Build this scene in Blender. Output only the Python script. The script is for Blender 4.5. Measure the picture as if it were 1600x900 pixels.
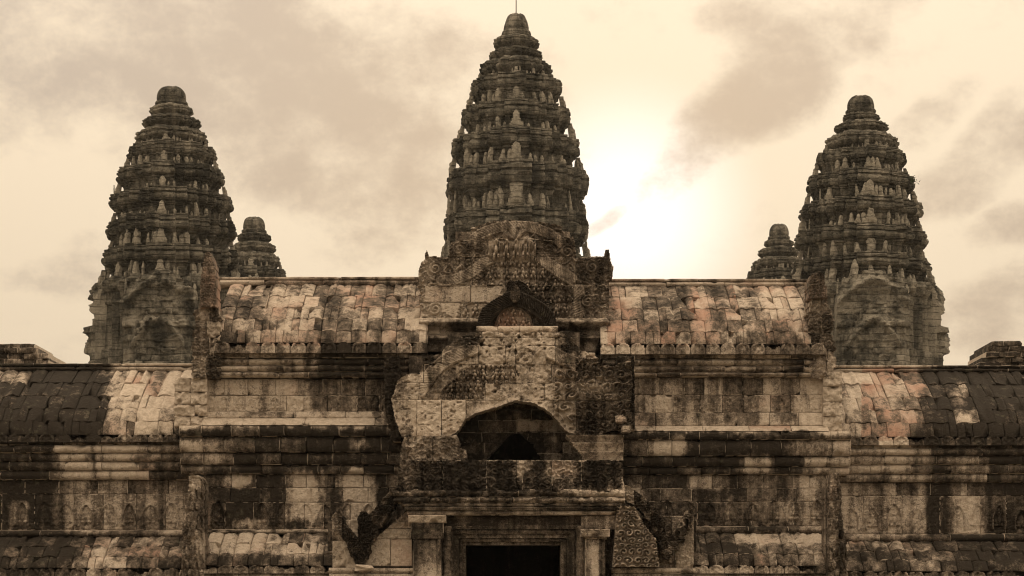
import bpy, math, random
import numpy as np

random.seed(7)
RNG = np.random.default_rng(7)
for o in list(bpy.data.objects):
    bpy.data.objects.remove(o)
SC = bpy.context.scene
COL = SC.collection

# ------------------------------------------------------------------ camera
F, CX, HY, EYE = 3240.0, 806.0, 950.0, 1.6      # focal length, vanishing point in photo pixels, eye height
cam = bpy.data.cameras.new('camera')
cam.sensor_width = 36.0
cam.lens = F / 1600.0 * 36.0
cam.shift_x = -(CX - 800.0) / 1600.0
cam.shift_y = (HY - 450.0) / 1600.0
cam.clip_end = 6000.0
camo = bpy.data.objects.new('camera', cam)
camo.location = (0, 0, EYE)
camo.rotation_euler = (math.radians(90), 0, 0)
COL.objects.link(camo)
SC.camera = camo
SC.view_settings.view_transform = 'Standard'
SC.view_settings.look = 'None'
SC.view_settings.gamma = 1.0
SC.view_settings.exposure = 0.0
SC.view_settings.use_curve_mapping = False
SC.cycles.use_denoising = True
SC.cycles.filter_width = 1.05
SC.cycles.max_bounces = 3
SC.cycles.diffuse_bounces = 2
SC.cycles.caustics_reflective = False
SC.cycles.caustics_refractive = False

# ------------------------------------------------------------------ sky
SUN_AZ = math.atan((978 - CX) / F)               # to the right of the axis
SUN_EL = math.atan((HY - 345) / F)


class NT:
    """small helper round a node tree"""
    def __init__(self, tree):
        self.t = tree
        tree.nodes.clear()

    def n(self, kind, **kw):
        nd = self.t.nodes.new(kind)
        for k, v in kw.items():
            setattr(nd, k, v)
        return nd

    def put(self, sock, v):
        if v is None:
            return
        if hasattr(v, 'is_output') or hasattr(v, 'links'):
            self.t.links.new(v, sock)
        else:
            sock.default_value = v

    def math(self, op, a, b=None, c=None, clamp=False):
        nd = self.n('ShaderNodeMath', operation=op)
        nd.use_clamp = clamp
        self.put(nd.inputs[0], a)
        self.put(nd.inputs[1], b)
        self.put(nd.inputs[2], c)
        return nd.outputs[0]

    def vec(self, op, a, b=None, out=0):
        nd = self.n('ShaderNodeVectorMath', operation=op)
        self.put(nd.inputs[0], a)
        self.put(nd.inputs[1], b)
        return nd.outputs[out]

    def noise(self, v, scale, detail=4.0, rough=0.55, out=0, dist=0.0):
        nd = self.n('ShaderNodeTexNoise')
        self.put(nd.inputs['Vector'], v)
        nd.inputs['Scale'].default_value = scale
        nd.inputs['Detail'].default_value = detail
        nd.inputs['Roughness'].default_value = rough
        nd.inputs['Distortion'].default_value = dist
        return nd.outputs[out]

    def ramp(self, v, a, b, lo=0.0, hi=1.0, smooth=True):
        nd = self.n('ShaderNodeMapRange')
        nd.interpolation_type = 'SMOOTHSTEP' if smooth else 'LINEAR'
        self.put(nd.inputs[0], v)
        for i, x in enumerate((a, b, lo, hi)):
            nd.inputs[i + 1].default_value = x
        return nd.outputs[0]

    def mix(self, f, a, b):
        nd = self.n('ShaderNodeMix', data_type='RGBA')
        self.put(nd.inputs[0], f)
        self.put(nd.inputs[6], a if not isinstance(a, tuple) else (*a, 1.0))
        self.put(nd.inputs[7], b if not isinstance(b, tuple) else (*b, 1.0))
        return nd.outputs[2]


def direction(px, py):
    v = np.array([(px - CX) / F, 1.0, (HY - py) / F])
    return v / np.linalg.norm(v)


world = bpy.data.worlds.new('World')
SC.world = world
world.use_nodes = True
world.cycles.sampling_method = 'NONE'      # soft even sky: plain hemisphere sampling is enough
W = NT(world.node_tree)
tc = W.n('ShaderNodeTexCoord').outputs['Generated']
sky = W.n('ShaderNodeTexSky', sky_type='NISHITA')
sky.sun_disc = False
sky.sun_elevation = SUN_EL
sky.sun_rotation = SUN_AZ
sky.air_density = 1.5
sky.dust_density = 4.0
bg_clear = W.n('ShaderNodeBackground')
bg_clear.inputs[1].default_value = 0.05
W.put(bg_clear.inputs[0], sky.outputs[0])
# cloud field: soft noise on the dome, with the large cloud masses of that evening
warp = W.vec('SUBTRACT', W.noise(tc, 9.0, 2.0, 0.6, out=1), (0.5, 0.5, 0.5))
dirw = W.vec('ADD', tc, W.vec('MULTIPLY', warp, (0.085, 0.085, 0.07)))
CLOUDS = [  # centre pixel, half length, half width, tilt (degrees), weight
    (330, 120, 540, 165, -8, 0.92), (540, 240, 310, 125, -28, 0.88), (640, 385, 120, 45, 12, 0.7), (60, 150, 260, 110, 10, 0.55), (110, 435, 190, 38, 12, 0.45),
    (1195, 140, 200, 70, 58, 0.75), (1105, 285, 110, 45, 40, 0.6), (985, 350, 52, 17, 14, 0.75), (1300, 22, 200, 40, 4, 0.6), (1550, 235, 150, 58, 38, 0.85),
    (1425, 190, 100, 40, 25, 0.6), (1590, 350, 110, 45, 15, 0.8), (1530, 500, 190, 60, 20, 0.6), (720, 60, 80, 30, 20, 0.3), (430, 470, 130, 30, 5, 0.35),
]
mass = None
for (px, py, rx, ry, tilt, wgt) in CLOUDS:
    c = direction(px, py)
    ca, sa = math.cos(math.radians(tilt)), math.sin(math.radians(tilt))
    d = W.vec('SUBTRACT', dirw, tuple(c))
    u = W.vec('DOT_PRODUCT', d, (ca * F / rx, 0.0, sa * F / rx), out=1)
    v = W.vec('DOT_PRODUCT', d, (-sa * F / ry, 0.0, ca * F / ry), out=1)
    ln = W.math('ADD', W.math('MULTIPLY', u, u), W.math('MULTIPLY', v, v))
    m = W.ramp(ln, 1.7, 0.0, 0.0, wgt)
    mass = m if mass is None else W.math('MAXIMUM', mass, m)
front = W.n('ShaderNodeSeparateXYZ')
W.put(front.inputs[0], tc)
mass = W.math('MULTIPLY', mass, W.math('GREATER_THAN', front.outputs[1], 0.0))
st = W.vec('MULTIPLY', tc, (1.0, 1.0, 1.45))
n_big = W.noise(st, 6.5, 3.0, 0.55)
n_fine = W.noise(st, 24.0, 5.0, 0.68)
field = W.math('ADD', W.math('MULTIPLY', mass, 0.85), W.math('MULTIPLY', W.math('SUBTRACT', n_big, 0.5), 1.15))
field = W.math('ADD', field, W.math('MULTIPLY', W.math('SUBTRACT', n_fine, 0.5), 1.5))
dark = W.ramp(field, 0.12, 0.92)
sund = (math.sin(SUN_AZ) * math.cos(SUN_EL), math.cos(SUN_AZ) * math.cos(SUN_EL), math.sin(SUN_EL))
dot = W.vec('DOT_PRODUCT', tc, sund, out=1)
ang = W.math('MULTIPLY', W.math('ARCCOSINE', W.math('MINIMUM', dot, 0.99999)), 180.0 / math.pi)
glow = W.ramp(ang, 4.2, 0.3)
glow2 = W.ramp(ang, 22.0, 2.0)
light_c = W.mix(glow2, (0.98, 0.80, 0.58), (1.0, 0.835, 0.62))
dark_c = W.mix(glow2, (0.61, 0.50, 0.395), (0.66, 0.52, 0.385))
cl = W.mix(dark, light_c, dark_c)
add = W.n('ShaderNodeMix', data_type='RGBA', blend_type='ADD')
W.put(add.inputs[0], W.math('MULTIPLY', glow, W.math('SUBTRACT', 1.0, W.math('MULTIPLY', dark, 0.75))))
W.put(add.inputs[6], cl)
add.inputs[7].default_value = (0.45, 0.5, 0.6, 1)
# an overcast vault is brighter overhead than near the horizon
sep = W.n('ShaderNodeSeparateXYZ')
W.put(sep.inputs[0], tc)
up = W.math('MULTIPLY_ADD', W.math('MAXIMUM', sep.outputs[2], 0.0), 1.6, 0.62)
bg_cloud = W.n('ShaderNodeBackground')
W.put(bg_cloud.inputs[0], add.outputs[2])
W.put(bg_cloud.inputs[1], up)
mixs = W.n('ShaderNodeMixShader')
mixs.inputs[0].default_value = 0.975
W.t.links.new(bg_clear.outputs[0], mixs.inputs[1])
W.t.links.new(bg_cloud.outputs[0], mixs.inputs[2])
wo = W.n('ShaderNodeOutputWorld')
W.t.links.new(mixs.outputs[0], wo.inputs[0])

sun = bpy.data.lights.new('sun', 'SUN')
sun.energy = 1.5
sun.angle = math.radians(10)
sun.color = (1.0, 0.80, 0.55)
suno = bpy.data.objects.new('sun', sun)
suno.rotation_euler = (math.radians(90) - SUN_EL, 0, math.pi - SUN_AZ)
COL.objects.link(suno)


# ------------------------------------------------------------------ numeric helpers
def X(px, Y):
    return (np.asarray(px, float) - CX) * Y / F


def Z(py, Y):
    return EYE + (HY - np.asarray(py, float)) * Y / F


def _hash(ix, iy, iz):
    h = (ix.astype(np.int64) * 374761393 + iy.astype(np.int64) * 668265263 + iz.astype(np.int64) * 2147483647) & 0xffffffff
    h = ((h ^ (h >> 13)) * 1274126177) & 0xffffffff
    h = h ^ (h >> 16)
    return (h & 0xffff) / 65535.0


def vnoise(x, y, z=0.0):
    x, y, z = np.broadcast_arrays(np.asarray(x, float), np.asarray(y, float), np.asarray(z, float))
    ix, iy, iz = np.floor(x), np.floor(y), np.floor(z)
    fx, fy, fz = x - ix, y - iy, z - iz
    fx, fy, fz = [f * f * (3 - 2 * f) for f in (fx, fy, fz)]
    r = 0.0
    for a in (0, 1):
        for b in (0, 1):
            for c in (0, 1):
                r = r + _hash(ix + a, iy + b, iz + c) * (fx if a else 1 - fx) * (fy if b else 1 - fy) * (fz if c else 1 - fz)
    return r


def fbm(x, y, z=0.0, o=4):
    r, a, t = 0.0, 0.5, 0.0
    for k in range(o):
        f = 2.03 ** k
        r = r + a * vnoise(np.asarray(x) * f + 17.3 * k, np.asarray(y) * f + 5.1 * k, np.asarray(z) * f + 9.7 * k)
        t += a
        a *= 0.55
    return r / t - 0.5


def sstep(a, b, x):
    t = np.clip((x - a) / (b - a), 0, 1)
    return t * t * (3 - 2 * t)


def inside(poly, px, py):
    poly = np.asarray(poly, float)
    r = np.zeros(np.shape(px), bool)
    n = len(poly)
    for i in range(n):
        x0, y0 = poly[i]
        x1, y1 = poly[(i + 1) % n]
        if y0 == y1:
            continue
        c = ((y0 > py) != (y1 > py)) & (px < (x1 - x0) * (py - y0) / (y1 - y0) + x0)
        r ^= c
    return r


def along(pts, px, py):
    """signed distance to a polyline and arc length along it"""
    pts = np.asarray(pts, float)
    best = np.full(np.shape(px), 1e9)
    bs = np.zeros(np.shape(px))
    sg = np.ones(np.shape(px))
    s0 = 0.0
    for (ax, ay), (bx, by) in zip(pts[:-1], pts[1:]):
        dx, dy = bx - ax, by - ay
        L = math.hypot(dx, dy)
        t = np.clip(((px - ax) * dx + (py - ay) * dy) / (L * L), 0, 1)
        d = np.hypot(px - ax - t * dx, py - ay - t * dy)
        k = d < best
        best = np.where(k, d, best)
        bs = np.where(k, s0 + t * L, bs)
        sg = np.where(k, np.sign((px - ax) * dy - (py - ay) * dx + 1e-9), sg)
        s0 += L
    return best, bs, sg


def smooth_line(pts, n=3):
    p = np.asarray(pts, float)
    for _ in range(n):
        q = np.empty((2 * len(p) - 2, 2))
        q[0::2] = 0.75 * p[:-1] + 0.25 * p[1:]
        q[1::2] = 0.25 * p[:-1] + 0.75 * p[1:]
        p = np.vstack([p[:1], q, p[-1:]])
    return p


# ------------------------------------------------------------------ carved patterns (pixel units in, 0..1 height out)
def scrolls(px, py, cell, seed=0.0):
    ox, oy = px, py
    px = ox + 0.75 * cell * (vnoise(ox / cell * 0.8, oy / cell * 0.8, 5.5 + seed) - 0.5)
    py = oy + 0.75 * cell * (vnoise(ox / cell * 0.8 + 30, oy / cell * 0.8, 1.5 + seed) - 0.5)
    row = np.floor(py / (cell * 0.87))
    qx = px / cell + 0.5 * (row % 2) + 0.13 * np.sin(row * 3.7 + seed)
    col = np.floor(qx)
    u = (qx - col - 0.5)
    v = (py / (cell * 0.87) - row - 0.5)
    h1 = _hash(col, row, row * 0 + 3 + seed)
    r = np.hypot(u, v) * 2
    th = np.arctan2(v, u) * np.where(h1 > 0.5, 1, -1)
    w = 0.5 + 0.5 * np.cos(2 * np.pi * r * 1.25 - th + h1 * 6)
    return w * (1 - sstep(0.85, 1.12, r))


def figures(px, py, w, h, seed=0.0):
    row = np.floor(py / h)
    qx = px / w + 0.5 * (row % 2) + 0.2 * np.sin(row * 2.1 + seed)
    col = np.floor(qx)
    a = _hash(col, row, row * 0 + 11 + seed)
    b = _hash(col, row, row * 0 + 23 + seed)
    u = qx - col - 0.5 + (a - 0.5) * 0.25
    v = 1 - (py / h - row) + (b - 0.5) * 0.15
    u = u + (v - 0.5) * (a - 0.5) * 0.7

    def blob(cx, cy, rx, ry):
        return np.sqrt(np.clip(1 - ((u - cx) / rx) ** 2 - ((v - cy) / ry) ** 2, 0, 1))
    r = blob(0, 0.82, 0.17, 0.15) * 1.0
    r = np.maximum(r, blob(0, 0.5, 0.22, 0.24) * 0.85)
    r = np.maximum(r, blob(-0.2, 0.2, 0.16, 0.22) * 0.75)
    r = np.maximum(r, blob(0.22, 0.2, 0.18, 0.16) * 0.7)
    r = np.maximum(r, blob(0.33, 0.6 + 0.2 * (b - 0.5), 0.1, 0.24) * 0.65)
    r = np.maximum(r, blob(-0.33, 0.6, 0.1, 0.2) * 0.6)
    return r


def feathers(px, py, line, w, pitch=5.0):
    d, s, sg = along(line, px, py)
    e = np.clip(1 - (d / w) ** 2, 0, 1)
    rim = np.exp(-((d - w * 0.85) / (w * 0.18)) ** 2)
    return np.sqrt(e) * (0.62 + 0.38 * np.abs(np.sin(np.pi * s / pitch + sg * d * 0.5))) + 0.35 * rim * (d < w), d


def niche(dx, v, hw=13.0, hh=36.0):
    """pointed niche with a seated figure; dx pixels from its axis, v pixels above its foot"""
    t = np.clip(v / hh, 0, 1)
    edge = hw * np.sqrt(np.clip(1 - t ** 2.2, 0, 1)) * (0.9 + 0.15 * np.sin(t * 3.1))
    d = np.abs(dx) - edge
    ok = (v > -1) & (v < hh + 2)
    h = np.exp(-(d / 1.6) ** 2) * 0.9 * ok + 0.5 * np.exp(-((d - 4) / 1.3) ** 2) * ok * (0.6 + 0.4 * np.sin(v * 1.3))
    ins = (d < -1) & ok

    def blob(cx, cy, rx, ry):
        return np.sqrt(np.clip(1 - ((np.abs(dx) - cx) / rx) ** 2 - ((v - cy) / ry) ** 2, 0, 1))
    f = np.maximum.reduce([blob(0, 21, 3.2, 4.2), blob(0, 13, 4.6, 6.0) * 0.9, blob(4.5, 6.0, 4.6, 2.6) * 0.8, blob(5.5, 12, 1.8, 4.5) * 0.7, blob(0, 27, 1.5, 3.5) * 0.6])
    return np.maximum(h, f * ins * 0.95) - 0.35 * ins


def foliage(px, py, cell, seed=0.0):
    wx = px + 5 * (vnoise(px / 9, py / 9, seed) - 0.5)
    wy = py + 5 * (vnoise(px / 9 + 40, py / 9, seed) - 0.5)
    return 0.6 * scrolls(wx, wy, cell, seed) + 0.4 * np.abs(np.sin(wx * 1.1 + np.sin(wy * 0.9)) * np.sin(wy * 1.2))


# ------------------------------------------------------------------ lichen and wear on the stones, some light and shade painted in (photo map of the front)
STAIN_SHADE = [  # x0, x1, y0, y1, amount  (later ones win)
    (-400, 2000, 400, 1200, 0.55),
    (-400, 172, 565, 690, 1.1), (168, 335, 570, 682, 0.26), (205, 280, 640, 684, 0.45), (-20, 40, 575, 600, 0.6),
    (-400, 300, 684, 840, 1.0), (104, 140, 695, 770, 0.35), (155, 228, 692, 770, 0.42), (225, 300, 692, 770, 0.62),
    (95, 195, 765, 835, 0.48), (190, 300, 765, 835, 0.62), (20, 42, 785, 825, 0.45), (-400, 120, 838, 900, 1.0), (120, 290, 838, 900, 0.66),
    (130, 180, 868, 884, 0.3),
    (330, 662, 445, 540, 0.54), (310, 500, 538, 592, 0.62), (495, 680, 538, 592, 0.98), (300, 662, 430, 448, 0.6),
    (270, 362, 588, 668, 0.26), (360, 470, 590, 620, 0.32), (465, 612, 590, 644, 0.68), (360, 465, 618, 644, 0.42), (440, 480, 600, 644, 0.2),
    (300, 620, 642, 668, 0.2), (375, 480, 642, 654, 0.55),
    (285, 640, 669, 742, 1.02), (285, 365, 690, 740, 0.66), (550, 580, 688, 702, 0.2),
    (320, 640, 735, 830, 0.98), (458, 506, 738, 815, 0.12), (538, 582, 738, 830, 0.15), (345, 390, 742, 762, 0.22), (370, 410, 812, 826, 0.25),
    (315, 530, 834, 870, 0.34), (450, 520, 834, 852, 0.75), (315, 530, 870, 890, 0.8), (315, 530, 888, 900, 0.6),
    (283, 322, 738, 900, 0.62), (296, 322, 738, 770, 0.3),
    (948, 1300, 445, 540, 0.54), (948, 1300, 537, 556, 0.62), (935, 1300, 556, 592, 0.74), (1100, 1240, 560, 590, 0.6), (1262, 1308, 425, 546, 0.5),
    (985, 1290, 590, 620, 0.66), (1180, 1262, 590, 645, 0.74), (985, 1270, 620, 670, 0.56), (1262, 1345, 580, 672, 0.1), (985, 1330, 665, 676, 0.12),
    (965, 1330, 677, 742, 1.0), (1025, 1068, 688, 716, 0.15), (1155, 1195, 712, 740, 0.2), (1240, 1330, 690, 742, 0.55),
    (985, 1320, 740, 836, 0.84), (1080, 1130, 742, 766, 0.5), (1245, 1300, 742, 832, 0.5), (1130, 1160, 780, 812, 0.5), (1210, 1240, 785, 812, 0.5),
    (1085, 1160, 836, 890, 0.85), (1148, 1290, 836, 854, 0.15), (1148, 1290, 854, 890, 0.72), (1085, 1300, 888, 900, 0.6),
    (1290, 1324, 738, 900, 0.62),
    (1290, 1345, 580, 684, 0.26), (1345, 1450, 580, 684, 0.48), (1446, 2000, 570, 690, 1.1), (1500, 1525, 650, 665, 0.1), (1490, 1520, 605, 632, 0.55),
    (1340, 1450, 683, 700, 0.8), (1375, 1412, 683, 698, 0.1), (1308, 1450, 697, 836, 0.55), (1450, 2000, 690, 836, 1.02), (1490, 1548, 715, 836, 0.55), (1440, 1450, 700, 836, 0.6),
    (1320, 1500, 836, 900, 0.78), (1330, 1400, 848, 856, 0.2), (1490, 2000, 836, 900, 1.0), (1400, 1480, 850, 900, 0.7),
    # porch and gables; dim light round the door painted in as darkening
    (650, 960, 340, 510, 0.58), (660, 792, 446, 498, 0.36), (765, 836, 370, 412, 0.34), (655, 950, 505, 548, 0.36),
    (612, 990, 510, 690, 0.36), (640, 690, 528, 605, 0.85), (690, 735, 580, 625, 0.55), (690, 745, 540, 566, 0.55), (700, 750, 505, 546, 0.98), (868, 908, 512, 550, 0.98), (752, 850, 508, 520, 0.08),
    (868, 905, 556, 580, 0.6), (905, 990, 560, 690, 0.78), (880, 905, 600, 665, 0.5), (915, 945, 590, 615, 0.4), (860, 900, 630, 665, 0.4),
    (605, 665, 584, 690, 0.24), (660, 728, 627, 690, 0.2), (596, 616, 560, 690, 0.95),
    (620, 732, 680, 724, 0.8), (670, 700, 690, 722, 0.5), (620, 980, 720, 770, 0.95), (806, 818, 720, 745, 0.1), (862, 905, 722, 742, 0.4), (620, 650, 722, 768, 0.55),
    (610, 1000, 766, 806, 0.86), (636, 760, 790, 806, 0.5), (895, 1000, 764, 785, 0.4), (760, 905, 786, 806, 0.62),
    (636, 696, 804, 818, 0.2), (636, 700, 818, 842, 0.85), (640, 692, 842, 870, 0.7), (640, 692, 870, 1000, 0.42), (910, 955, 824, 842, 0.2), (912, 950, 842, 1000, 0.25),
]


SX0, SY0 = -420, 330
_r = np.full((1080 - SY0, 2030 - SX0), 0.55)
for (x0, x1, y0, y1, v) in STAIN_SHADE:
    _r[max(0, y0 - SY0):max(0, y1 - SY0), max(0, x0 - SX0):max(0, x1 - SX0)] = v


def _blur(a, n, ax):
    p = np.pad(a, [(n, n) if i == ax else (0, 0) for i in (0, 1)], mode='edge')
    c = np.cumsum(np.insert(p, 0, 0, axis=ax), axis=ax)
    m = a.shape[ax]
    return (np.take(c, np.arange(2 * n + 1, 2 * n + 1 + m), ax) - np.take(c, np.arange(m), ax)) / (2 * n + 1)


STAIN_SHADE_SOFT = _r
for _n in (5, 4):
    STAIN_SHADE_SOFT = _blur(_blur(STAIN_SHADE_SOFT, _n + 2, 1), _n - 2, 0)


def smap(px, py, soft=True):
    px, py = np.broadcast_arrays(np.asarray(px, float), np.asarray(py, float))
    if soft:
        px = px + 30 * (vnoise(px / 13, py / 80, 3.3) - 0.5) + 9 * (vnoise(px / 4, py / 20, 8.3) - 0.5)
        py = py + 14 * (vnoise(px / 7, py / 25, 7.7) - 0.5)
    j = np.clip(np.round(px - SX0).astype(int), 0, _r.shape[1] - 1)
    i = np.clip(np.round(py - SY0).astype(int), 0, _r.shape[0] - 1)
    return STAIN_SHADE_SOFT[i, j]


def tmap(px, py):
    """redder sandstone of the raised roofs"""
    r = np.zeros(np.shape(px))
    for (x0, x1, y0, y1, s) in [(330, 660, 440, 540, 0.5), (948, 1265, 440, 540, 0.62), (1345, 1452, 575, 690, 0.7), (770, 834, 478, 512, 0.5),
                                (-50, 300, 840, 900, 0.4), (1320, 1600, 836, 900, 0.4), (580, 642, 800, 890, 0.35), (985, 1270, 618, 670, 0.25), (640, 660, 480, 560, 0.3),
                                (312, 345, 390, 480, 0.5), (860, 905, 720, 745, 0.5)]:
        r = np.where((px >= x0) & (px < x1) & (py >= y0) & (py < y1), s, r)
    return r


# ------------------------------------------------------------------ materials
def stone(name, pale, buff, red, grime, black, bump=0.5, coarse=1.0, courses=False):
    m = bpy.data.materials.new(name)
    m.use_nodes = True
    T = NT(m.node_tree)
    pos = T.n('ShaderNodeNewGeometry').outputs['Position']
    rnd = T.n('ShaderNodeObjectInfo').outputs['Random']
    stn = T.n('ShaderNodeAttribute', attribute_name='stain_shade').outputs['Fac']
    tnt = T.n('ShaderNodeAttribute', attribute_name='tint').outputs['Fac']
    n1 = T.noise(pos, 1.3 * coarse, 4.0, 0.65)
    n2 = T.noise(T.vec('MULTIPLY', pos, (4.2, 4.2, 0.30)), 1.0 * coarse, 3.0, 0.6)
    n3 = T.noise(pos, 9.0 * coarse, 3.0, 0.7)
    n4 = T.noise(pos, 40.0 * coarse, 2.0, 0.7)
    v = T.math('MULTIPLY_ADD', T.math('SUBTRACT', n1, 0.5), 0.95, stn)
    v = T.math('MULTIPLY_ADD', T.math('SUBTRACT', n2, 0.5), 1.2, v)
    v = T.math('MULTIPLY_ADD', T.math('SUBTRACT', n3, 0.5), 0.95, v)
    v = T.math('MULTIPLY_ADD', T.math('SUBTRACT', n4, 0.5), 0.65, v)
    v = T.math('MULTIPLY_ADD', T.math('SUBTRACT', rnd, 0.5), 0.16, v)
    n5 = T.noise(T.vec('ADD', pos, (31.0, 7.0, 3.0)), 0.9 * coarse, 2.0, 0.6)
    redf = T.math('ADD', T.math('MULTIPLY', tnt, 1.0), T.math('MULTIPLY_ADD', T.math('SUBTRACT', n5, 0.5), 1.6, T.math('MULTIPLY_ADD', rnd, 0.5, -0.32)))
    c = T.mix(T.ramp(n3, 0.32, 0.68), buff, pale)
    c = T.mix(T.ramp(redf, 0.15, 1.1, 0.0, 0.8), c, red)
    c = T.mix(T.ramp(n4, 0.5, 0.72, 0.0, 0.35), c, tuple(x * 0.55 for x in buff))
    c = T.mix(T.ramp(v, 0.24, 0.66, 0.0, 0.94), c, grime)
    c = T.mix(T.ramp(v, 0.58, 0.98, 0.0, 1.0), c, black)
    # greenish-grey lichen bloom on the dirty parts
    c = T.mix(T.math('MULTIPLY', T.ramp(T.noise(pos, 4.2 * coarse, 3.0, 0.7), 0.58, 0.75, 0.0, 0.35), T.ramp(v, 0.45, 0.7)), c, (0.155, 0.142, 0.10))
    b = T.n('ShaderNodeBump')
    b.inputs['Strength'].default_value = bump
    b.inputs['Distance'].default_value = 0.035 / coarse
    hgt = T.math('ADD', T.math('MULTIPLY', n3, 1.0), T.math('MULTIPLY', n4, 0.5))
    vor = T.n('ShaderNodeTexVoronoi')
    T.put(vor.inputs['Vector'], pos)
    vor.inputs['Scale'].default_value = 16.0 * coarse
    hgt = T.math('ADD', hgt, T.math('MULTIPLY', T.ramp(vor.outputs[0], 0.0, 0.35), 0.45))
    if courses:   # far masonry: bed joints of the tower stones
        sz = T.n('ShaderNodeSeparateXYZ')
        T.put(sz.inputs[0], T.vec('ADD', pos, T.vec('MULTIPLY', T.noise(pos, 0.8, 2.0, 0.5, out=1), (0.0, 0.0, 0.3))))
        fr = T.math('ABSOLUTE', T.math('SUBTRACT', T.math('FRACT', T.math('MULTIPLY', sz.outputs[2], 2.3)), 0.5))
        hgt = T.math('ADD', hgt, T.math('MULTIPLY', T.ramp(fr, 0.5, 0.42), 0.8))
    T.put(b.inputs['Height'], hgt)
    p = T.n('ShaderNodeBsdfPrincipled')
    p.inputs['Roughness'].default_value = 0.92
    p.inputs['Specular IOR Level'].default_value = 0.18
    T.put(p.inputs['Base Color'], c)
    T.put(p.inputs['Normal'], b.outputs[0])
    o = T.n('ShaderNodeOutputMaterial')
    T.t.links.new(p.outputs[0], o.inputs[0])
    return m


M_STONE = stone('weathered_sandstone', (0.60, 0.51, 0.425), (0.42, 0.345, 0.275), (0.36, 0.19, 0.135), (0.122, 0.096, 0.075), (0.028, 0.0222, 0.0172), bump=1.0)
M_TOWER = stone('tower_sandstone', (0.35, 0.315, 0.26), (0.24, 0.215, 0.175), (0.22, 0.17, 0.135), (0.100, 0.091, 0.074), (0.032, 0.030, 0.025), bump=1.2, coarse=0.4, courses=True)
M_DARK = stone('shaded_interior_stone', (0.10, 0.08, 0.06), (0.08, 0.06, 0.045), (0.08, 0.06, 0.04), (0.05, 0.04, 0.03), (0.02, 0.016, 0.012))  # interior shade put into darker stone colours


def plain(name, col, rough=0.9, scale=2.0, metal=0.0):
    m = bpy.data.materials.new(name)
    m.use_nodes = True
    T = NT(m.node_tree)
    pos = T.n('ShaderNodeNewGeometry').outputs['Position']
    c = T.mix(T.noise(pos, scale, 6.0, 0.65), tuple(x * 0.6 for x in col), tuple(min(1, x * 1.35) for x in col))
    p = T.n('ShaderNodeBsdfPrincipled')
    p.inputs['Roughness'].default_value = rough
    p.inputs['Metallic'].default_value = metal
    T.put(p.inputs['Base Color'], c)
    o = T.n('ShaderNodeOutputMaterial')
    T.t.links.new(p.outputs[0], o.inputs[0])
    return m


M_GROUND = plain('sandy_ground', (0.15, 0.13, 0.095), scale=0.4)
M_METAL = plain('dull_metal', (0.25, 0.24, 0.22), 0.5, 5.0, 0.8)
M_LEAF = plain('leaf_green', (0.06, 0.085, 0.03), 0.7, 8.0)


# ------------------------------------------------------------------ object helpers
def root(name, label, cat, loc, group=None):
    o = bpy.data.objects.new(name, None)
    o.empty_display_size = 0.5
    o.location = loc
    o['label'] = label
    o['category'] = cat
    if group:
        o['group'] = group
    COL.objects.link(o)
    return o


def mesh(name, V, faces, stain_shade=0.5, tint=0.0, mat=None, smooth=None):
    me = bpy.data.meshes.new(name)
    me.from_pydata(V.tolist(), [], faces.tolist() if hasattr(faces, 'tolist') else faces)
    n = len(V)
    for key, val in (('stain_shade', stain_shade), ('tint', tint)):
        a = me.attributes.new(key, 'FLOAT', 'POINT')
        a.data.foreach_set('value', np.ascontiguousarray(np.broadcast_to(np.asarray(val, np.float32), (n,))))
    if smooth is not None:
        me.polygons.foreach_set('use_smooth', np.ascontiguousarray(smooth))
    me.materials.append(mat or M_STONE)
    return me


def link(name, me, parent=None, loc=(0, 0, 0), rot=(0, 0, 0), scale=(1, 1, 1)):
    o = bpy.data.objects.new(name, me)
    o.location = loc
    o.rotation_euler = rot
    o.scale = scale
    if parent is not None:
        o.parent = parent
    COL.objects.link(o)
    return o


def root_loc(r):
    p = np.array(r.location)
    while r.parent is not None:
        r = r.parent
        p = p + np.array(r.location)
    return p


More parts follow.
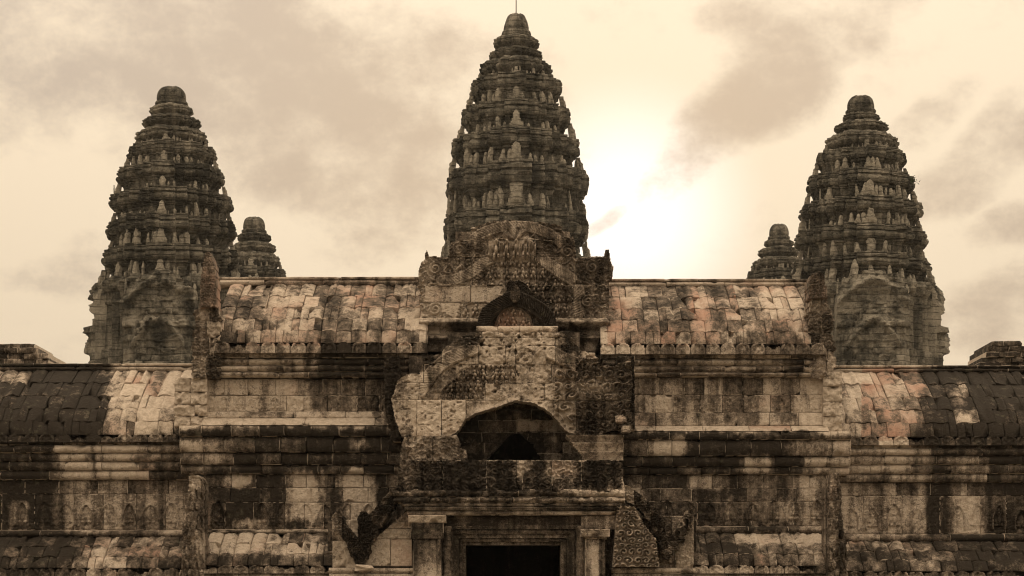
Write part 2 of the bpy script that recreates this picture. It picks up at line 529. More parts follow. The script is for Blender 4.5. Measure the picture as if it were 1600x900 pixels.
def grid_mesh(name, P, B, keep=None, stain_shade=0.5, tint=0.0, mat=None, close=False, smooth=True, origin=(0, 0, 0)):
    nz, nx = P.shape[:2]
    idx = np.arange(nz * nx).reshape(nz, nx)
    q = np.stack([idx[:-1, :-1], idx[:-1, 1:], idx[1:, 1:], idx[1:, :-1]], -1).reshape(-1, 4)
    if keep is not None:
        q = q[keep.reshape(-1)]
    if len(q) == 0:
        return None
    N = nz * nx
    e = np.concatenate([q[:, [0, 1]], q[:, [1, 2]], q[:, [2, 3]], q[:, [3, 0]]])
    k = e[:, 0].astype(np.int64) * N + e[:, 1]
    kr = e[:, 1].astype(np.int64) * N + e[:, 0]
    bd = e[~np.isin(k, kr)]
    bv = np.unique(bd)
    fv = np.unique(q)
    mp = np.full(N, -1)
    mp[fv] = np.arange(len(fv))
    nf = len(fv)
    m1 = np.full(N, -1)
    m1[bv] = nf + np.arange(len(bv))
    m2 = np.full(N, -1)
    m2[bv] = nf + len(bv) + np.arange(len(bv))
    Pf, Bf = P.reshape(-1, 3), B.reshape(-1, 3)
    V = [Pf[fv], Pf[bv], Bf[bv]]
    fs = [mp[q], np.stack([m1[bd[:, 1]], m1[bd[:, 0]], m2[bd[:, 0]], m2[bd[:, 1]]], -1)]
    st = np.broadcast_to(np.asarray(stain_shade, float), (nz, nx)).reshape(-1)
    tn = np.broadcast_to(np.asarray(tint, float), (nz, nx)).reshape(-1)
    sel = [fv, bv, bv]
    if close:
        m3 = np.full(N, -1)
        m3[fv] = nf + 2 * len(bv) + np.arange(nf)
        V.append(Bf[fv])
        fs.append(m3[q][:, ::-1])
        sel.append(fv)
    V = np.concatenate(V) - np.asarray(origin, float)
    s = np.concatenate([st[i] for i in sel])
    t = np.concatenate([tn[i] for i in sel])
    sm = np.concatenate([np.full(len(f), smooth and i == 0) for i, f in enumerate(fs)])
    return mesh(name, V, np.concatenate(fs), s, t, mat, sm)


def axis_pts(a, b, res, e):
    if b < a:
        return axis_pts(b, a, res, e)[::-1]
    w = b - a
    if w <= 3 * e:
        return np.linspace(a, b, 3)
    n = max(1, int(round((w - 2 * e) / res)))
    return np.concatenate([[a], np.linspace(a + e, b - e, n + 1), [b]])


def split(x0, x1, bw):
    xs = [x0]
    while x1 - xs[-1] > bw[1]:
        xs.append(xs[-1] + random.uniform(*bw))
    if len(xs) > 1 and x1 - xs[-1] < bw[0] * 0.6:
        xs[-1] = 0.5 * (xs[-2] + x1)
    return xs + [x1]


def pieces(keep):
    if keep is None:
        return [None]
    left = keep.copy()
    out = []
    while left.any():
        i, j = np.argwhere(left)[0]
        m = np.zeros_like(left)
        stack = [(i, j)]
        left[i, j] = False
        while stack:
            a, b = stack.pop()
            m[a, b] = True
            for c, d in ((a + 1, b), (a - 1, b), (a, b + 1), (a, b - 1)):
                if 0 <= c < left.shape[0] and 0 <= d < left.shape[1] and left[c, d]:
                    left[c, d] = False
                    stack.append((c, d))
        if m.sum() > 14:
            out.append(m)
    return out


def masonry(r, name, ys, x0, x1, Y, hfn=None, mask=None, bw=(34, 58), depth=0.35, res=3.0, prof=None, jit=0.014, chip=0.35,
            joints=None, stain_shade=None, tint=None, rough=0.02, blockvar=0.14, mat=None, slope=None, wear=None):
    """courses of separate stones; ys from top to bottom in photo pixels on the plane Y"""
    o0 = root_loc(r)
    k = Y / F
    for ci, (ya, yb) in enumerate(zip(ys[:-1], ys[1:])):
        js = joints[ci] if joints else split(x0, x1, bw)
        for xa, xb in zip(js[:-1], js[1:]):
            if xb - xa < 2:
                continue
            g = random.uniform(0.12, 0.5)
            px = axis_pts(xa + g, xb - random.uniform(0.12, 0.5), res, 0.9)
            py = axis_pts(yb - random.uniform(0.05, 0.35), ya + random.uniform(0.05, 0.35), res, 0.8)
            PX, PY = np.meshgrid(px, py)
            keep = None
            if mask is not None:
                cxm = 0.25 * (PX[:-1, :-1] + PX[1:, :-1] + PX[:-1, 1:] + PX[1:, 1:])
                cym = 0.25 * (PY[:-1, :-1] + PY[1:, :-1] + PY[:-1, 1:] + PY[1:, 1:])
                keep = mask(cxm, cym)
                if not keep.any():
                    continue
            t = (PY - yb) / (ya - yb)
            sd = random.random() * 50
            wr = random.random() ** 2.2 if wear is None else wear
            H = (rough * (1 + 1.5 * wr)) * 1.6 * fbm(PX / 7, PY / 7, sd, 3) + random.uniform(-jit, jit) + 0.02 * fbm(PX / 45, PY / 45, 2.2, 2)
            if prof is not None:
                H = H + prof(t)
            if hfn is not None:
                H = H + 1.55 * hfn(PX, PY) * (1 - 0.75 * wr)
            H = H + (PX - 0.5 * (xa + xb)) * random.uniform(-2e-4, 2e-4)
            H[0, :] -= 0.012
            H[-1, :] -= 0.012
            H[:, 0] -= 0.012
            H[:, -1] -= 0.012
            for _ in range(2):
                if random.random() < chip:
                    qx, qy = random.choice((xa, xb, random.uniform(xa, xb))), random.choice((ya, yb))
                    R = random.uniform(3, 9)
                    d = np.hypot(PX - qx, (PY - qy) * 1.3) + 3 * fbm(PX / 4, PY / 4, sd + 3, 2)
                    H = H - 0.09 * sstep(R, R * 0.35, d)
            Yp = np.full(PX.shape, Y)
            P = np.stack([X(PX, Y), Yp - H, Z(PY, Y)], -1)
            B = np.stack([X(PX, Y), Yp + depth, Z(PY, Y)], -1)
            if slope is not None:
                P[..., 1] += slope(PY)
                B[..., 1] += slope(PY)
            if stain_shade is None:
                s = 0.25 * smap(0.5 * (xa + xb), 0.5 * (ya + yb), False) + 0.75 * smap(PX, PY)
            else:
                s = stain_shade(PX, PY) if callable(stain_shade) else np.full(PX.shape, float(stain_shade))
            s = s + random.uniform(-blockvar, blockvar) - 0.22 * wr * (s < 0.8)
            for sl in (np.s_[0, :], np.s_[-1, :], np.s_[:, 0], np.s_[:, -1]):
                if random.random() < 0.62:
                    ln = np.arange(s[sl].shape[0]) * 0.35
                    s[sl] = np.where(vnoise(ln, sd) > random.uniform(0.3, 0.7), -0.25, s[sl])
            tn = tmap(PX, PY) if tint is None else np.full(PX.shape, float(tint))
            tn = tn + random.uniform(-0.25, 0.25)
            for kp in pieces(keep):
                me = grid_mesh(name, P, B, kp, s, tn, mat, origin=o0)
                if me:
                    link(name, me, r)


def roof(r, ys, x0, x1, Ye, Yr, rib, flat=0.0, power=1.8, body=0.01):
    """courses of ribbed roof stones on a curved vault; ys from ridge to eave (pixels), x at the eave"""
    o0 = root_loc(r)
    yt, yb = ys[0], ys[-1]
    rw = rib * Ye / F
    xw0, xw1 = float(X(x0, Ye)), float(X(x1, Ye))

    def surf(py):
        t = np.clip((yb - py) / (yb - yt), 0, 1)
        Yd = Ye + (Yr - Ye) * t ** power
        return Yd, Z(py, Yd)
    if True:
        pr_ = []
        for q in np.linspace(yb, yt, 12):
            a, b = surf(q)
            pr_.append((float(a) + 0.16, float(b) - 0.10))
        zt_ = pr_[-1][1]
        pr_ = [(pr_[0][0], body)] + pr_ + ([(Yr + 0.5, zt_), (Yr + 2.0, zt_ - 0.9), (Yr + 2.6, body)] if Yr > 47 else [(Yr + 0.3, zt_), (Yr + 0.3, body)])
        r = core(r, 'vault_roof' if Yr > 47 else 'aisle_roof', pr_, xw0 + 0.02, xw1 - 0.02)
    for ya, yc in zip(ys[:-1], ys[1:]):
        xs = [xw0]
        while xs[-1] < xw1 - 0.3 * rw:
            step = random.choice((1, 1, 0.5, 0.5, 1.5, 1)) * rw
            xs.append(min(xs[-1] + step, xw1))
        if xw1 - xs[-1] > 0.01:
            xs.append(xw1)
        for xa, xb in zip(xs[:-1], xs[1:]):
            n = max(6, int((xb - xa) / 0.034))
            gx = random.uniform(0.002, 0.008)
            xx = np.concatenate([[xa + gx], np.linspace(xa + gx + 0.008, xb - 0.012, n), [xb - 0.004]])
            vv = np.concatenate([[0.0, 0.04], np.linspace(0.12, 0.96, 7), [1.0]])
            XX, VV = np.meshgrid(xx, vv)
            py = yc + (ya - yc) * VV + random.uniform(-0.4, 0.4)
            Yd, Zd = surf(py)
            Y2, Z2 = surf(py - 0.5)
            ty, tz = Y2 - Yd, Z2 - Zd
            L = np.hypot(ty, tz) + 1e-9
            ny, nz_ = -tz / L, ty / L
            u = ((XX - xw0) / rw) % 1.0
            wr = random.random()
            worn = 0.85 * sstep(0.6, 0.9, wr)
            sd = random.random() * 40
            a = np.abs(2 * u - 1)
            hr = 0.036 * np.sqrt(np.clip(1 - (a / 0.94) ** 7.0, 0, 1)) * (1 - worn) + 0.035 * worn
            leaf = 0.022 * (1 - worn) * (0.5 + 0.5 * np.sin(2 * np.pi * (VV * 3.0 + a * 1.1))) * (a < 0.55) - 0.02 * np.exp(-((a - 0.62) / 0.06) ** 2) * (1 - worn)
            H = hr + leaf + 0.014 * (1 - VV) ** 3 + 0.028 * fbm(XX * 9, py / 5, sd, 3) * (0.6 + 1.2 * worn) + random.uniform(-0.014, 0.014)
            H[0, :] -= 0.008
            H[-1, :] -= 0.004
            H[:, 0] -= 0.005
            H[:, -1] -= 0.005
            if random.random() < 0.35:
                qx, qv = random.choice((xa, xb)), random.choice((0, 0, 1))
                d = np.hypot(XX - qx, (VV - qv) * 0.25) + 0.05 * fbm(XX * 12, py / 5, sd, 2)
                H = H - 0.11 * sstep(0.15, 0.05, d)
            P = np.stack([XX, Yd + ny * H, Zd + nz_ * H], -1)
            B = np.stack([XX, Yd - ny * 0.14, Zd - nz_ * 0.14], -1)
            ppx = CX + XX * F / Yd
            s0 = smap(ppx[5, len(xx) // 2], py[5, 0], False)
            s = 0.5 * s0 + 0.5 * smap(ppx, py)
            dv = random.choice((-0.1, -0.05, 0.0, 0.0, 0.05, 0.08, 0.2)) if s0 < 0.7 else random.uniform(-0.08, 0.1)
            s = s + dv - (0.12 * worn if s0 < 0.8 else 0)
            s = s + 0.75 * (vnoise(XX / rw * 0.8 + 13.0, py / 60.0, yt * 0.1) - 0.5) * (s0 < 0.8)
            for sl in (np.s_[0, :], np.s_[-1, :], np.s_[:, -1]):
                if s0 < 0.9 and random.random() < 0.3:
                    ln = np.arange(s[sl].shape[0]) * 0.35
                    s[sl] = np.where(vnoise(ln, sd) > random.uniform(0.3, 0.7), -0.25, s[sl])
            tn = tmap(ppx, py) + random.choice((-0.25, -0.1, 0.0, 0.1, 0.2)) + 0.9 * (vnoise(XX * 0.9, py / 40.0, yt) - 0.5)
            me = grid_mesh('roof_stone', P, B, None, s, tn, origin=o0)
            link('roof_stone', me, r)


def eave_row(r, x0, x1, ytop, ybot, Y, rib, miss=0.1):
    """upright lobed end stones along an eave"""
    o0 = root_loc(r)
    n = max(1, int(round((x1 - x0) / rib)))
    for i in range(n):
        low = random.uniform(0.35, 0.6) if random.random() < miss * 1.6 else random.uniform(0.9, 1.0)
        xa = x0 + (x1 - x0) * i / n
        xb = x0 + (x1 - x0) * (i + 1) / n
        px = np.linspace(xa + 0.4, xb - 0.4, 15)
        py = np.linspace(ybot, ytop, 11)
        PX, PY = np.meshgrid(px, py)
        u = (PX - 0.5 * (xa + xb)) / (0.5 * (xb - xa))
        v = (ybot - PY) / (ybot - ytop)
        cu = 0.25 * (u[:-1, :-1] + u[1:, :-1] + u[:-1, 1:] + u[1:, 1:])
        cv = 0.25 * (v[:-1, :-1] + v[1:, :-1] + v[:-1, 1:] + v[1:, 1:])
        keep = cv < np.minimum(0.3 + 0.72 * np.sqrt(np.clip(1 - np.abs(cu) ** 2.3, 0, 1)), low + 0.15 * np.sin(cu * 4 + i))
        rr = np.hypot(u, np.clip(v - 0.25, 0, 1) * 1.25)
        wr = random.random() ** 2
        H = (0.045 * np.exp(-((rr - 0.82) / 0.13) ** 2) + 0.05 * np.exp(-(rr / 0.32) ** 2) + 0.015 * np.cos(7 * np.arctan2(u, v - 0.2)) * (rr < 0.7)) * (1 - wr)
        H = H + 0.03 * fbm(PX / 5, PY / 5, random.random() * 30, 3) + random.uniform(-0.02, 0.03) + 0.05 * (1 - v)
        P = np.stack([X(PX, Y), Y - H, Z(PY, Y)], -1)
        B = np.stack([X(PX, Y), Y + 0.16 + 0 * H, Z(PY, Y)], -1)
        s = 0.6 * smap(0.5 * (xa + xb), 0.5 * (ytop + ybot), False) + 0.4 * smap(PX, PY) + random.uniform(-0.15, 0.1)
        me = grid_mesh('eave_antefix', P, B, keep, s, tmap(PX, PY), origin=o0)
        if me:
            link('eave_antefix', me, r)


def core(r, name, prof, xa, xb, mat=None, stain_shade=0.95):
    """solid body behind the facing stones: YZ outline swept along X"""
    o0 = root_loc(r)
    p = np.asarray(prof, float)
    n = len(p)
    V = np.zeros((2 * n, 3))
    V[:n, 0], V[n:, 0] = xa, xb
    V[:n, 1:], V[n:, 1:] = p, p
    fs = [[i, (i + 1) % n, n + (i + 1) % n, n + i] for i in range(n)] + [list(range(n))[::-1], list(range(n, 2 * n))]
    return link(name, mesh(name, V - o0, fs, stain_shade, 0.0, mat or M_STONE), r)


def relief(r, name, x0, x1, y0, y1, Y, hfn, poly=None, thick=0.3, res=1.0, stain_shade=None, tint=None, close=True, mat=None, rough=0.03, slope=0.0, ragged=2.2):
    o0 = root_loc(r)
    px = np.arange(x0, x1 + res, res)
    py = np.arange(y1, y0 - res, -res)
    PX, PY = np.meshgrid(px, py)
    keep = None
    if poly is not None:
        wob = ragged * (vnoise(PX / 4, PY / 4, 1.7) - 0.5) + ragged * (vnoise(PX / 9, PY / 9, 4.7) - 0.5)
        q = inside(poly, PX + wob, PY + wob * 0.8)
        keep = q[:-1, :-1] & q[1:, 1:] & q[1:, :-1] & q[:-1, 1:]
    H = 1.3 * hfn(PX, PY) + rough * 1.6 * fbm(PX / 7, PY / 7, Y, 4)
    P = np.stack([X(PX, Y), Y - H + slope * (y1 - PY), Z(PY, Y)], -1)
    B = np.stack([X(PX, Y), Y + thick + slope * (y1 - PY), Z(PY, Y)], -1)
    s = smap(PX, PY) if stain_shade is None else (stain_shade(PX, PY) if callable(stain_shade) else stain_shade)
    tn = tmap(PX, PY) if tint is None else tint
    me = grid_mesh(name, P, B, keep, s, tn, mat, close=close, origin=o0)
    return link(name, me, r)


# ================================================================== the setting
def structure(name, V, fs, mat):
    o = link(name, mesh(name, np.asarray(V, float), fs, 0.5, 0.0, mat))
    o['kind'] = 'structure'
    return o


G = 3000.0
structure('ground', [(-G, -500, 0), (G, -500, 0), (G, 2 * G, 0), (-G, 2 * G, 0)], [[0, 1, 2, 3]], M_GROUND)


def box_verts(x0, x1, y0, y1, z0, z1):
    V = [(x0, y0, z0), (x1, y0, z0), (x1, y1, z0), (x0, y1, z0), (x0, y0, z1), (x1, y0, z1), (x1, y1, z1), (x0, y1, z1)]
    fs = [[0, 1, 5, 4], [1, 2, 6, 5], [2, 3, 7, 6], [3, 0, 4, 7], [4, 5, 6, 7], [3, 2, 1, 0]]
    return V, fs


structure('upper_terrace', *box_verts(-34, 34, 126, 204, -0.5, 14.0), M_TOWER)
structure('entrance_terrace', *box_verts(-17, 17, 43.2, 44.05, -0.2, 0.14), M_STONE)


# ================================================================== moulding profiles (t from 0 foot to 1 head)
def roll(b, a):
    return lambda t: b + a * np.sin(np.pi * np.clip(t, 0, 1))


def flare(b0, b1, a=0.0):
    return lambda t: b0 + (b1 - b0) * t ** 1.5 + a * np.sin(np.pi * t)


def petals(pitch, amp):
    def f(px, py):
        return amp * np.abs(np.sin(np.pi * px / pitch)) ** 0.6 + 0.4 * amp * np.sin(py * 1.7 + 3 * np.abs(np.sin(np.pi * px / pitch)))
    return f


def leafband(cell, amp, seed=0.0):
    return lambda px, py: amp * foliage(px, py, cell, seed)


def niches(x0, pitch, foot, amp=0.045, hw=12.0, hh=34.0):
    def f(px, py):
        k = np.round((px - x0) / pitch)
        z = np.full(k.shape, np.floor(foot))
        a, b, c = _hash(k, z, z * 0 + 1), _hash(k, z, z * 0 + 2), _hash(k, z, z * 0 + 3)
        q = niche((px - x0 - k * pitch + 5 * (a - 0.5)) * (0.85 + 0.4 * b), (foot - py) * (0.88 + 0.3 * c), hw, hh)
        return amp * q * (0.55 + 0.9 * b) * sstep(0.08, 0.3, vnoise(px / 9, py / 9, 3.1)) + 0.4 * amp * (foliage(px, py, 9, 5) - 0.4)
    return f


# ================================================================== raised galleries either side of the gables
YW = 46.2      # face of the raised galleries' walls
YV = 46.7      # face of the outer wings' walls


def raised(r, s, xo, xi, ridge, eave, ent, wallc, ledge, corn, walld, sill, vault, rib, ridge_x, wall_x, vault_x, nx0):
    """s = -1 left, +1 right; x ranges are (low, high) pixel pairs"""
    ze = float(Z(eave[0], 46.3)) - 0.15
    xa, xb = sorted((float(X(xo if s < 0 else xi, YW)), float(X(690 if s < 0 else 915, YW))))
    wc = core(r, 'gallery_wall', [(46.42, 0), (46.42, ze - 0.1), (50.8, ze - 0.1), (50.8, 0)], xa + 0.05, xb)
    # main vault
    masonry(r, 'ridge_stone', [ridge[0], ridge[0] + 5, ridge[1]], *ridge_x, 48.5, prof=roll(0.05, 0.07), bw=(46, 95), depth=0.5, jit=0.015, rough=0.012, tint=0.2)
    ys = list(np.linspace(ridge[1], eave[0], 6))
    roof(r, ys, xo, xi, 46.0, 48.45, rib, body=float(Z(eave[1], 46.1)))
    eave_row(r, xo, xi, eave[0] - 2, eave[1], 45.85, rib, 0.12)
    e = ent
    masonry(r, 'cornice_stone', [eave[1] - 1, e[0]], xo, xi, YW, prof=flare(0.22, 0.30), bw=(38, 62), hfn=petals(9, 0.012))
    masonry(r, 'cornice_stone', [e[0], e[1], e[2], e[3]], xo + 3, xi - 3, YW, prof=roll(0.12, 0.10), bw=(34, 60), hfn=leafband(9, 0.03, 2))
    # clerestory wall with its band of niches
    masonry(wc, 'wall_stone', wallc, *wall_x, YW, bw=(26, 52), res=1.5, hfn=niches(nx0, 26.5, wallc[-1] - 1, 0.032, 9, 24), chip=0.25, jit=0.012)
    masonry(wc, 'wall_stone', [wallc[-1], ledge[0]], *wall_x, YW, prof=flare(0.10, 0.04), bw=(50, 90), hfn=leafband(8, 0.02, 4))
    masonry(wc, 'ledge_stone', [ledge[0], ledge[1]], *wall_x, YW, prof=lambda t: 0.42 - 0.30 * t, bw=(60, 110), rough=0.015, jit=0.008)
    # main entablature
    cx0, cx1 = corn[0]
    c = corn[1]
    for i in range(len(c) - 1):
        b = (0.36, 0.27, 0.17, 0.08)[i]
        masonry(r, 'cornice_stone', [c[i], c[i + 1]], cx0, cx1, YW, prof=roll(b, 0.06), bw=(34, 48), hfn=leafband(9, 0.026, i), rough=0.014, jit=0.01)
    # wall with seated figures in niches
    masonry(wc, 'wall_stone', walld, *wall_x, YW, bw=(30, 50), res=1.5, hfn=niches(nx0 + 6, 33.0, walld[-1] - 6, 0.05), chip=0.2, jit=0.012)
    masonry(wc, 'sill_stone', [walld[-1], sill], *wall_x, YW, prof=roll(0.06, 0.10), bw=(70, 120), rough=0.012)
    # half vault over the aisle
    v0, v1, v2 = vault
    roof(r, list(np.linspace(sill, v1, 4)), *vault_x, 44.95, 46.05, rib, power=1.6)
    eave_row(r, *vault_x, v1 - 1, v2 + 4, 44.8, rib, 0.05)
    masonry(r, 'cornice_stone', [v2 + 4, v2 + 30, v2 + 60], *vault_x, 44.95, prof=roll(0.1, 0.08), bw=(40, 60), res=6)



gl = root('raised_gallery', 'raised stone gallery with reddish ribbed roof between the left tower and the central gables', 'gallery', (float(X(480, YW)), YW, 0))
raised(gl, -1, 336, 668, (433, 447), (536, 552), (561, 572, 582, 591), [592, 618, 643], (654, 667), ((284, 645), [667, 684, 708, 727, 741]),
       [741, 762, 785, 827], 835, (835, 884, 892), 23.6, (340, 657), (318, 640), (316, 532), 404)
gr = root('raised_gallery', 'raised stone gallery with reddish ribbed roof between the central gables and the right tower', 'gallery', (float(X(1120, YW)), YW, 0))
raised(gr, 1, 938, 1290, (436, 449), (538, 554), (562, 573, 583, 590), [590, 617, 645], (666, 676), ((966, 1326), [676, 689, 714, 730, 742]),
       [742, 763, 784, 822], 835, (835, 884, 892), 23.6, (951, 1266), (960, 1292), (1084, 1296), 1005)


# gable ends of the raised galleries
def carved(amp, cell, seed=0.0):
    return lambda px, py: amp * foliage(px, py, cell, seed)


relief(gl, 'gable_finial', 308, 345, 392, 482, 45.95, lambda px, py: 0.16 * np.sqrt(np.clip(1 - ((px - 327) / 17) ** 2, 0, 1)) + 0.05 * foliage(px, py, 8, 1),
       [(313, 482), (315, 440), (319, 415), (323, 398), (327, 394), (332, 399), (337, 415), (340, 440), (341, 482)], thick=0.5, stain_shade=0.42, tint=0.55)
masonry(gl, 'gable_stone', [478, 502, 528, 556, 592], 299, 346, 45.98, hfn=carved(0.08, 11, 2), mask=lambda a, b: inside([(314, 476), (340, 476), (344, 500), (345, 592), (300, 592), (301, 545), (304, 510), (303, 490)], a + 7 * (vnoise(a / 5, b / 5) - 0.5), b), bw=(26, 44), res=1.3, depth=0.8, chip=0.8, rough=0.05, stain_shade=0.62, tint=0.2)
relief(gr, 'gable_finial', 1258, 1292, 424, 470, 45.95, lambda px, py: 0.18 * np.sqrt(np.clip(1 - ((px - 1275) / 17) ** 2, 0, 1)) + 0.06 * foliage(px, py, 8, 3),
       [(1262, 468), (1261, 442), (1267, 431), (1277, 426), (1286, 432), (1287, 446), (1293, 450), (1294, 468)], thick=0.5, stain_shade=0.5, tint=0.4)
masonry(gr, 'gable_stone', [464, 492, 520, 548, 592], 1258, 1308, 45.98, hfn=carved(0.08, 11, 5), mask=lambda a, b: inside([(1266, 464), (1290, 464), (1296, 480), (1303, 488), (1301, 520), (1304, 548), (1304, 592), (1266, 592), (1270, 540), (1263, 500)], a + 8 * (vnoise(a / 5, b / 5) - 0.5), b), bw=(24, 44), res=1.3, depth=0.8, chip=0.8, rough=0.05, stain_shade=0.62, tint=0.2)
# broken pale masonry where the raised galleries meet the wings
masonry(gl, 'wall_stone', [590, 612, 632, 650, 667], 272, 324, 46.02, bw=(24, 44), res=1.8, depth=0.5, rough=0.06, chip=0.9, wear=0.9, stain_shade=0.16)
masonry(gr, 'wall_stone', [580, 604, 628, 650, 676], 1286, 1316, 46.02, bw=(22, 40), res=1.8, depth=0.5, rough=0.06, chip=0.9, wear=0.9, stain_shade=0.14)


# carved gable ends of the aisle vaults, with a standing figure
def aisle_end(px0):
    def f(px, py):
        u = px - px0 - 16
        body = 0.14 * np.sqrt(np.clip(1 - (u / 15) ** 2, 0, 1))
        fig = 0.10 * figures(px - px0 + 3, py - 752, 19, 46, 2)
        return body + fig + 0.05 * foliage(px, py, 10, 3)
    return f


relief(gl, 'aisle_gable', 284, 320, 742, 905, 44.7, aisle_end(284), [(298, 745), (312, 742), (318, 752), (319, 905), (285, 905), (284, 850), (290, 800), (297, 770)], thick=0.7, rough=0.07)
relief(gr, 'aisle_gable', 1290, 1324, 738, 905, 44.7, aisle_end(1290), [(1299, 740), (1308, 738), (1312, 770), (1314, 820), (1323, 850), (1324, 905), (1291, 905), (1291, 770)], thick=0.7, rough=0.07)


# ================================================================== outer wings
def wing(r, s, x0, x1, ridge, eave, ent, wall, sill, vend, rib, nx0, corex):
    ze = float(Z(eave[0], 46.8)) - 0.15
    xa, xb = float(X(corex[0], YV)), float(X(corex[1], YV))
    wc = core(r, 'gallery_wall', [(46.92, 0), (46.92, ze - 0.1), (51.3, ze - 0.1), (51.3, 0)], xa, xb)
    masonry(r, 'ridge_stone', [ridge[0], ridge[0] + 5, ridge[1]], x0, x1, 49.0, prof=roll(0.05, 0.08), bw=(60, 120), depth=0.5, rough=0.012)
    roof(r, list(np.linspace(ridge[1], eave[0], 6)), x0, x1, 46.5, 48.95, rib, body=float(Z(eave[1], 46.6)))
    eave_row(r, x0, x1, eave[0] - 2, eave[1], 46.35, rib, 0.08)
    masonry(r, 'cornice_stone', [eave[1] - 1, ent[0]], x0, x1, YV, prof=flare(0.26, 0.36), bw=(40, 70), hfn=petals(9, 0.014))
    for i in range(len(ent) - 1):
        b = (0.28, 0.20, 0.16, 0.10, 0.05)[i]
        masonry(r, 'cornice_stone', [ent[i], ent[i + 1]], x0, x1, YV, prof=roll(b, 0.06), bw=(48, 90), hfn=petals(6.5, 0.016) if i % 2 else leafband(9, 0.028, i), res=1.8, rough=0.014)
    masonry(wc, 'wall_stone', wall, x0, x1, YV, bw=(40, 64), res=1.4, hfn=niches(nx0, 33.0, wall[-1] - 7, 0.055), chip=0.12, rough=0.014)
    masonry(wc, 'sill_stone', [wall[-1], sill], x0, x1, YV, prof=roll(0.06, 0.12), bw=(70, 130), rough=0.012)
    roof(r, list(np.linspace(sill, vend, 4)), x0, x1, 45.5, 46.55, rib, power=1.6)
    eave_row(r, x0, x1, vend - 1, vend + 16, 45.35, rib, 0.05)
    masonry(r, 'cornice_stone', [vend + 14, vend + 40, vend + 66], x0, x1, 45.5, prof=roll(0.1, 0.08), bw=(50, 80), res=6)


wl = root('gallery_wing', 'low gallery wing with blackened ribbed roof at the left end', 'gallery', (float(X(140, YV)), YV, 0))
wing(wl, -1, -60, 304, (568, 581), (680, 691), [697, 709, 722, 736, 750], [750, 772, 828], 841, 888, 24.5, 36, (-60, 308))
wr_ = root('gallery_wing', 'low gallery wing with half pale, half blackened ribbed roof at the right end', 'gallery', (float(X(1460, YV)), YV, 0))
wing(wr_, 1, 1300, 1660, (571, 583), (683, 696), [702, 713, 727, 741, 754], [754, 775, 834], 848, 893, 24.5, 1332, (1301, 1660))

# ================================================================== entrance porch with its stacked gables
pr = root('entrance_porch', 'stone entrance porch with dark doorway and stacked broken carved gables in the centre', 'porch', (float(X(803, 44.5)), 44.5, 0))

# -- uppermost gable
GABLE = [(653, 446), (653, 432), (657, 412), (664, 405), (664, 398), (667, 391), (670, 401), (700, 402), (703, 392), (704, 378), (730, 376), (735, 368), (736, 356),
         (750, 353), (765, 347), (790, 345), (830, 346), (860, 350), (873, 352), (879, 356), (880, 370), (890, 373), (894, 368), (898, 378), (900, 402), (945, 401),
         (946, 391), (951, 390), (953, 405), (958, 418), (957, 432), (950, 440), (952, 470), (948, 500), (953, 508), (945, 513), (940, 520), (935, 532), (930, 548),
         (668, 548), (664, 525), (655, 508), (655, 500), (660, 490), (655, 470), (660, 460)]
ARCH_T = smooth_line([(738, 378), (752, 366), (778, 357), (806, 354), (834, 357), (858, 366), (876, 380)])
ARCH_L = smooth_line([(778, 400), (758, 408), (742, 424), (715, 438), (690, 440)])
ARCH_R = smooth_line([(838, 404), (856, 412), (876, 428), (900, 440), (906, 470), (900, 500)])
FIGZONE = [(790, 402), (832, 405), (850, 420), (880, 445), (893, 480), (893, 503), (850, 503), (840, 470), (812, 444), (778, 446), (750, 446), (746, 440), (770, 415)]
FIGZONE2 = [(735, 470), (760, 468), (765, 498), (720, 500), (726, 482)]


def gable_h(px, py):
    h = 0.08 * foliage(px, py, 17, 6)
    for ln, w, p in ((ARCH_T, 9, 4.4), (ARCH_L, 9, 4.4), (ARCH_R, 10, 4.4)):
        f, d = feathers(px, py, ln, w, p)
        h = np.where(d < w, 0.055 * f + 0.02, h)
    z = inside(FIGZONE, px, py) | inside(FIGZONE2, px, py)
    h = np.where(z, 0.12 * figures(px, py, 14, 19, 4) - 0.02, h)
    el = inside([(763, 375), (838, 373), (836, 410), (765, 410)], px, py)
    h = np.where(el, 0.2 * figures(px - 2, py - 375, 15, 34, 6) + 0.02 + 0.10 * np.exp(-(((px - 782) / 10) ** 2 + ((py - 378) / 6) ** 2)) + 0.10 * np.exp(-(((px - 826) / 10) ** 2 + ((py - 378) / 6) ** 2)), h)
    fan = (np.hypot(px - 806, (py - 374) * 1.3) < 22) & (py < 374)
    h = np.where(fan, 0.06 * np.abs(np.cos(3.5 * np.arctan2(py - 376, px - 806))) + 0.02, h)
    plainp = inside([(664, 447), (788, 447), (775, 472), (720, 474), (712, 498), (664, 470)], px, py)
    h = np.where(plainp, 0.03 + 0.03 * fbm(px / 18, py / 9, 3, 3), h)
    cor = py > 497
    t = (py - 497) / 50
    h = np.where(cor, 0.16 * np.exp(-((t - 0.16) / 0.13) ** 2) + 0.09 * np.exp(-((t - 0.62) / 0.09) ** 2) - 0.10 * t + 0.02 * np.abs(np.sin(px * 0.35)) * (t < 0.35), h)
    # medallion spirals at the ends
    for (mx, my) in ((717, 390), (886, 394), (925, 418), (680, 420), (918, 472), (680, 484)):
        rr = np.hypot(px - mx, py - my)
        h = np.where(rr < 11, 0.05 * (0.5 + 0.5 * np.cos(rr * 1.1 - np.arctan2(py - my, px - mx))) + 0.03 * np.sqrt(np.clip(1 - (rr / 11) ** 2, 0, 1)), h)
    return h


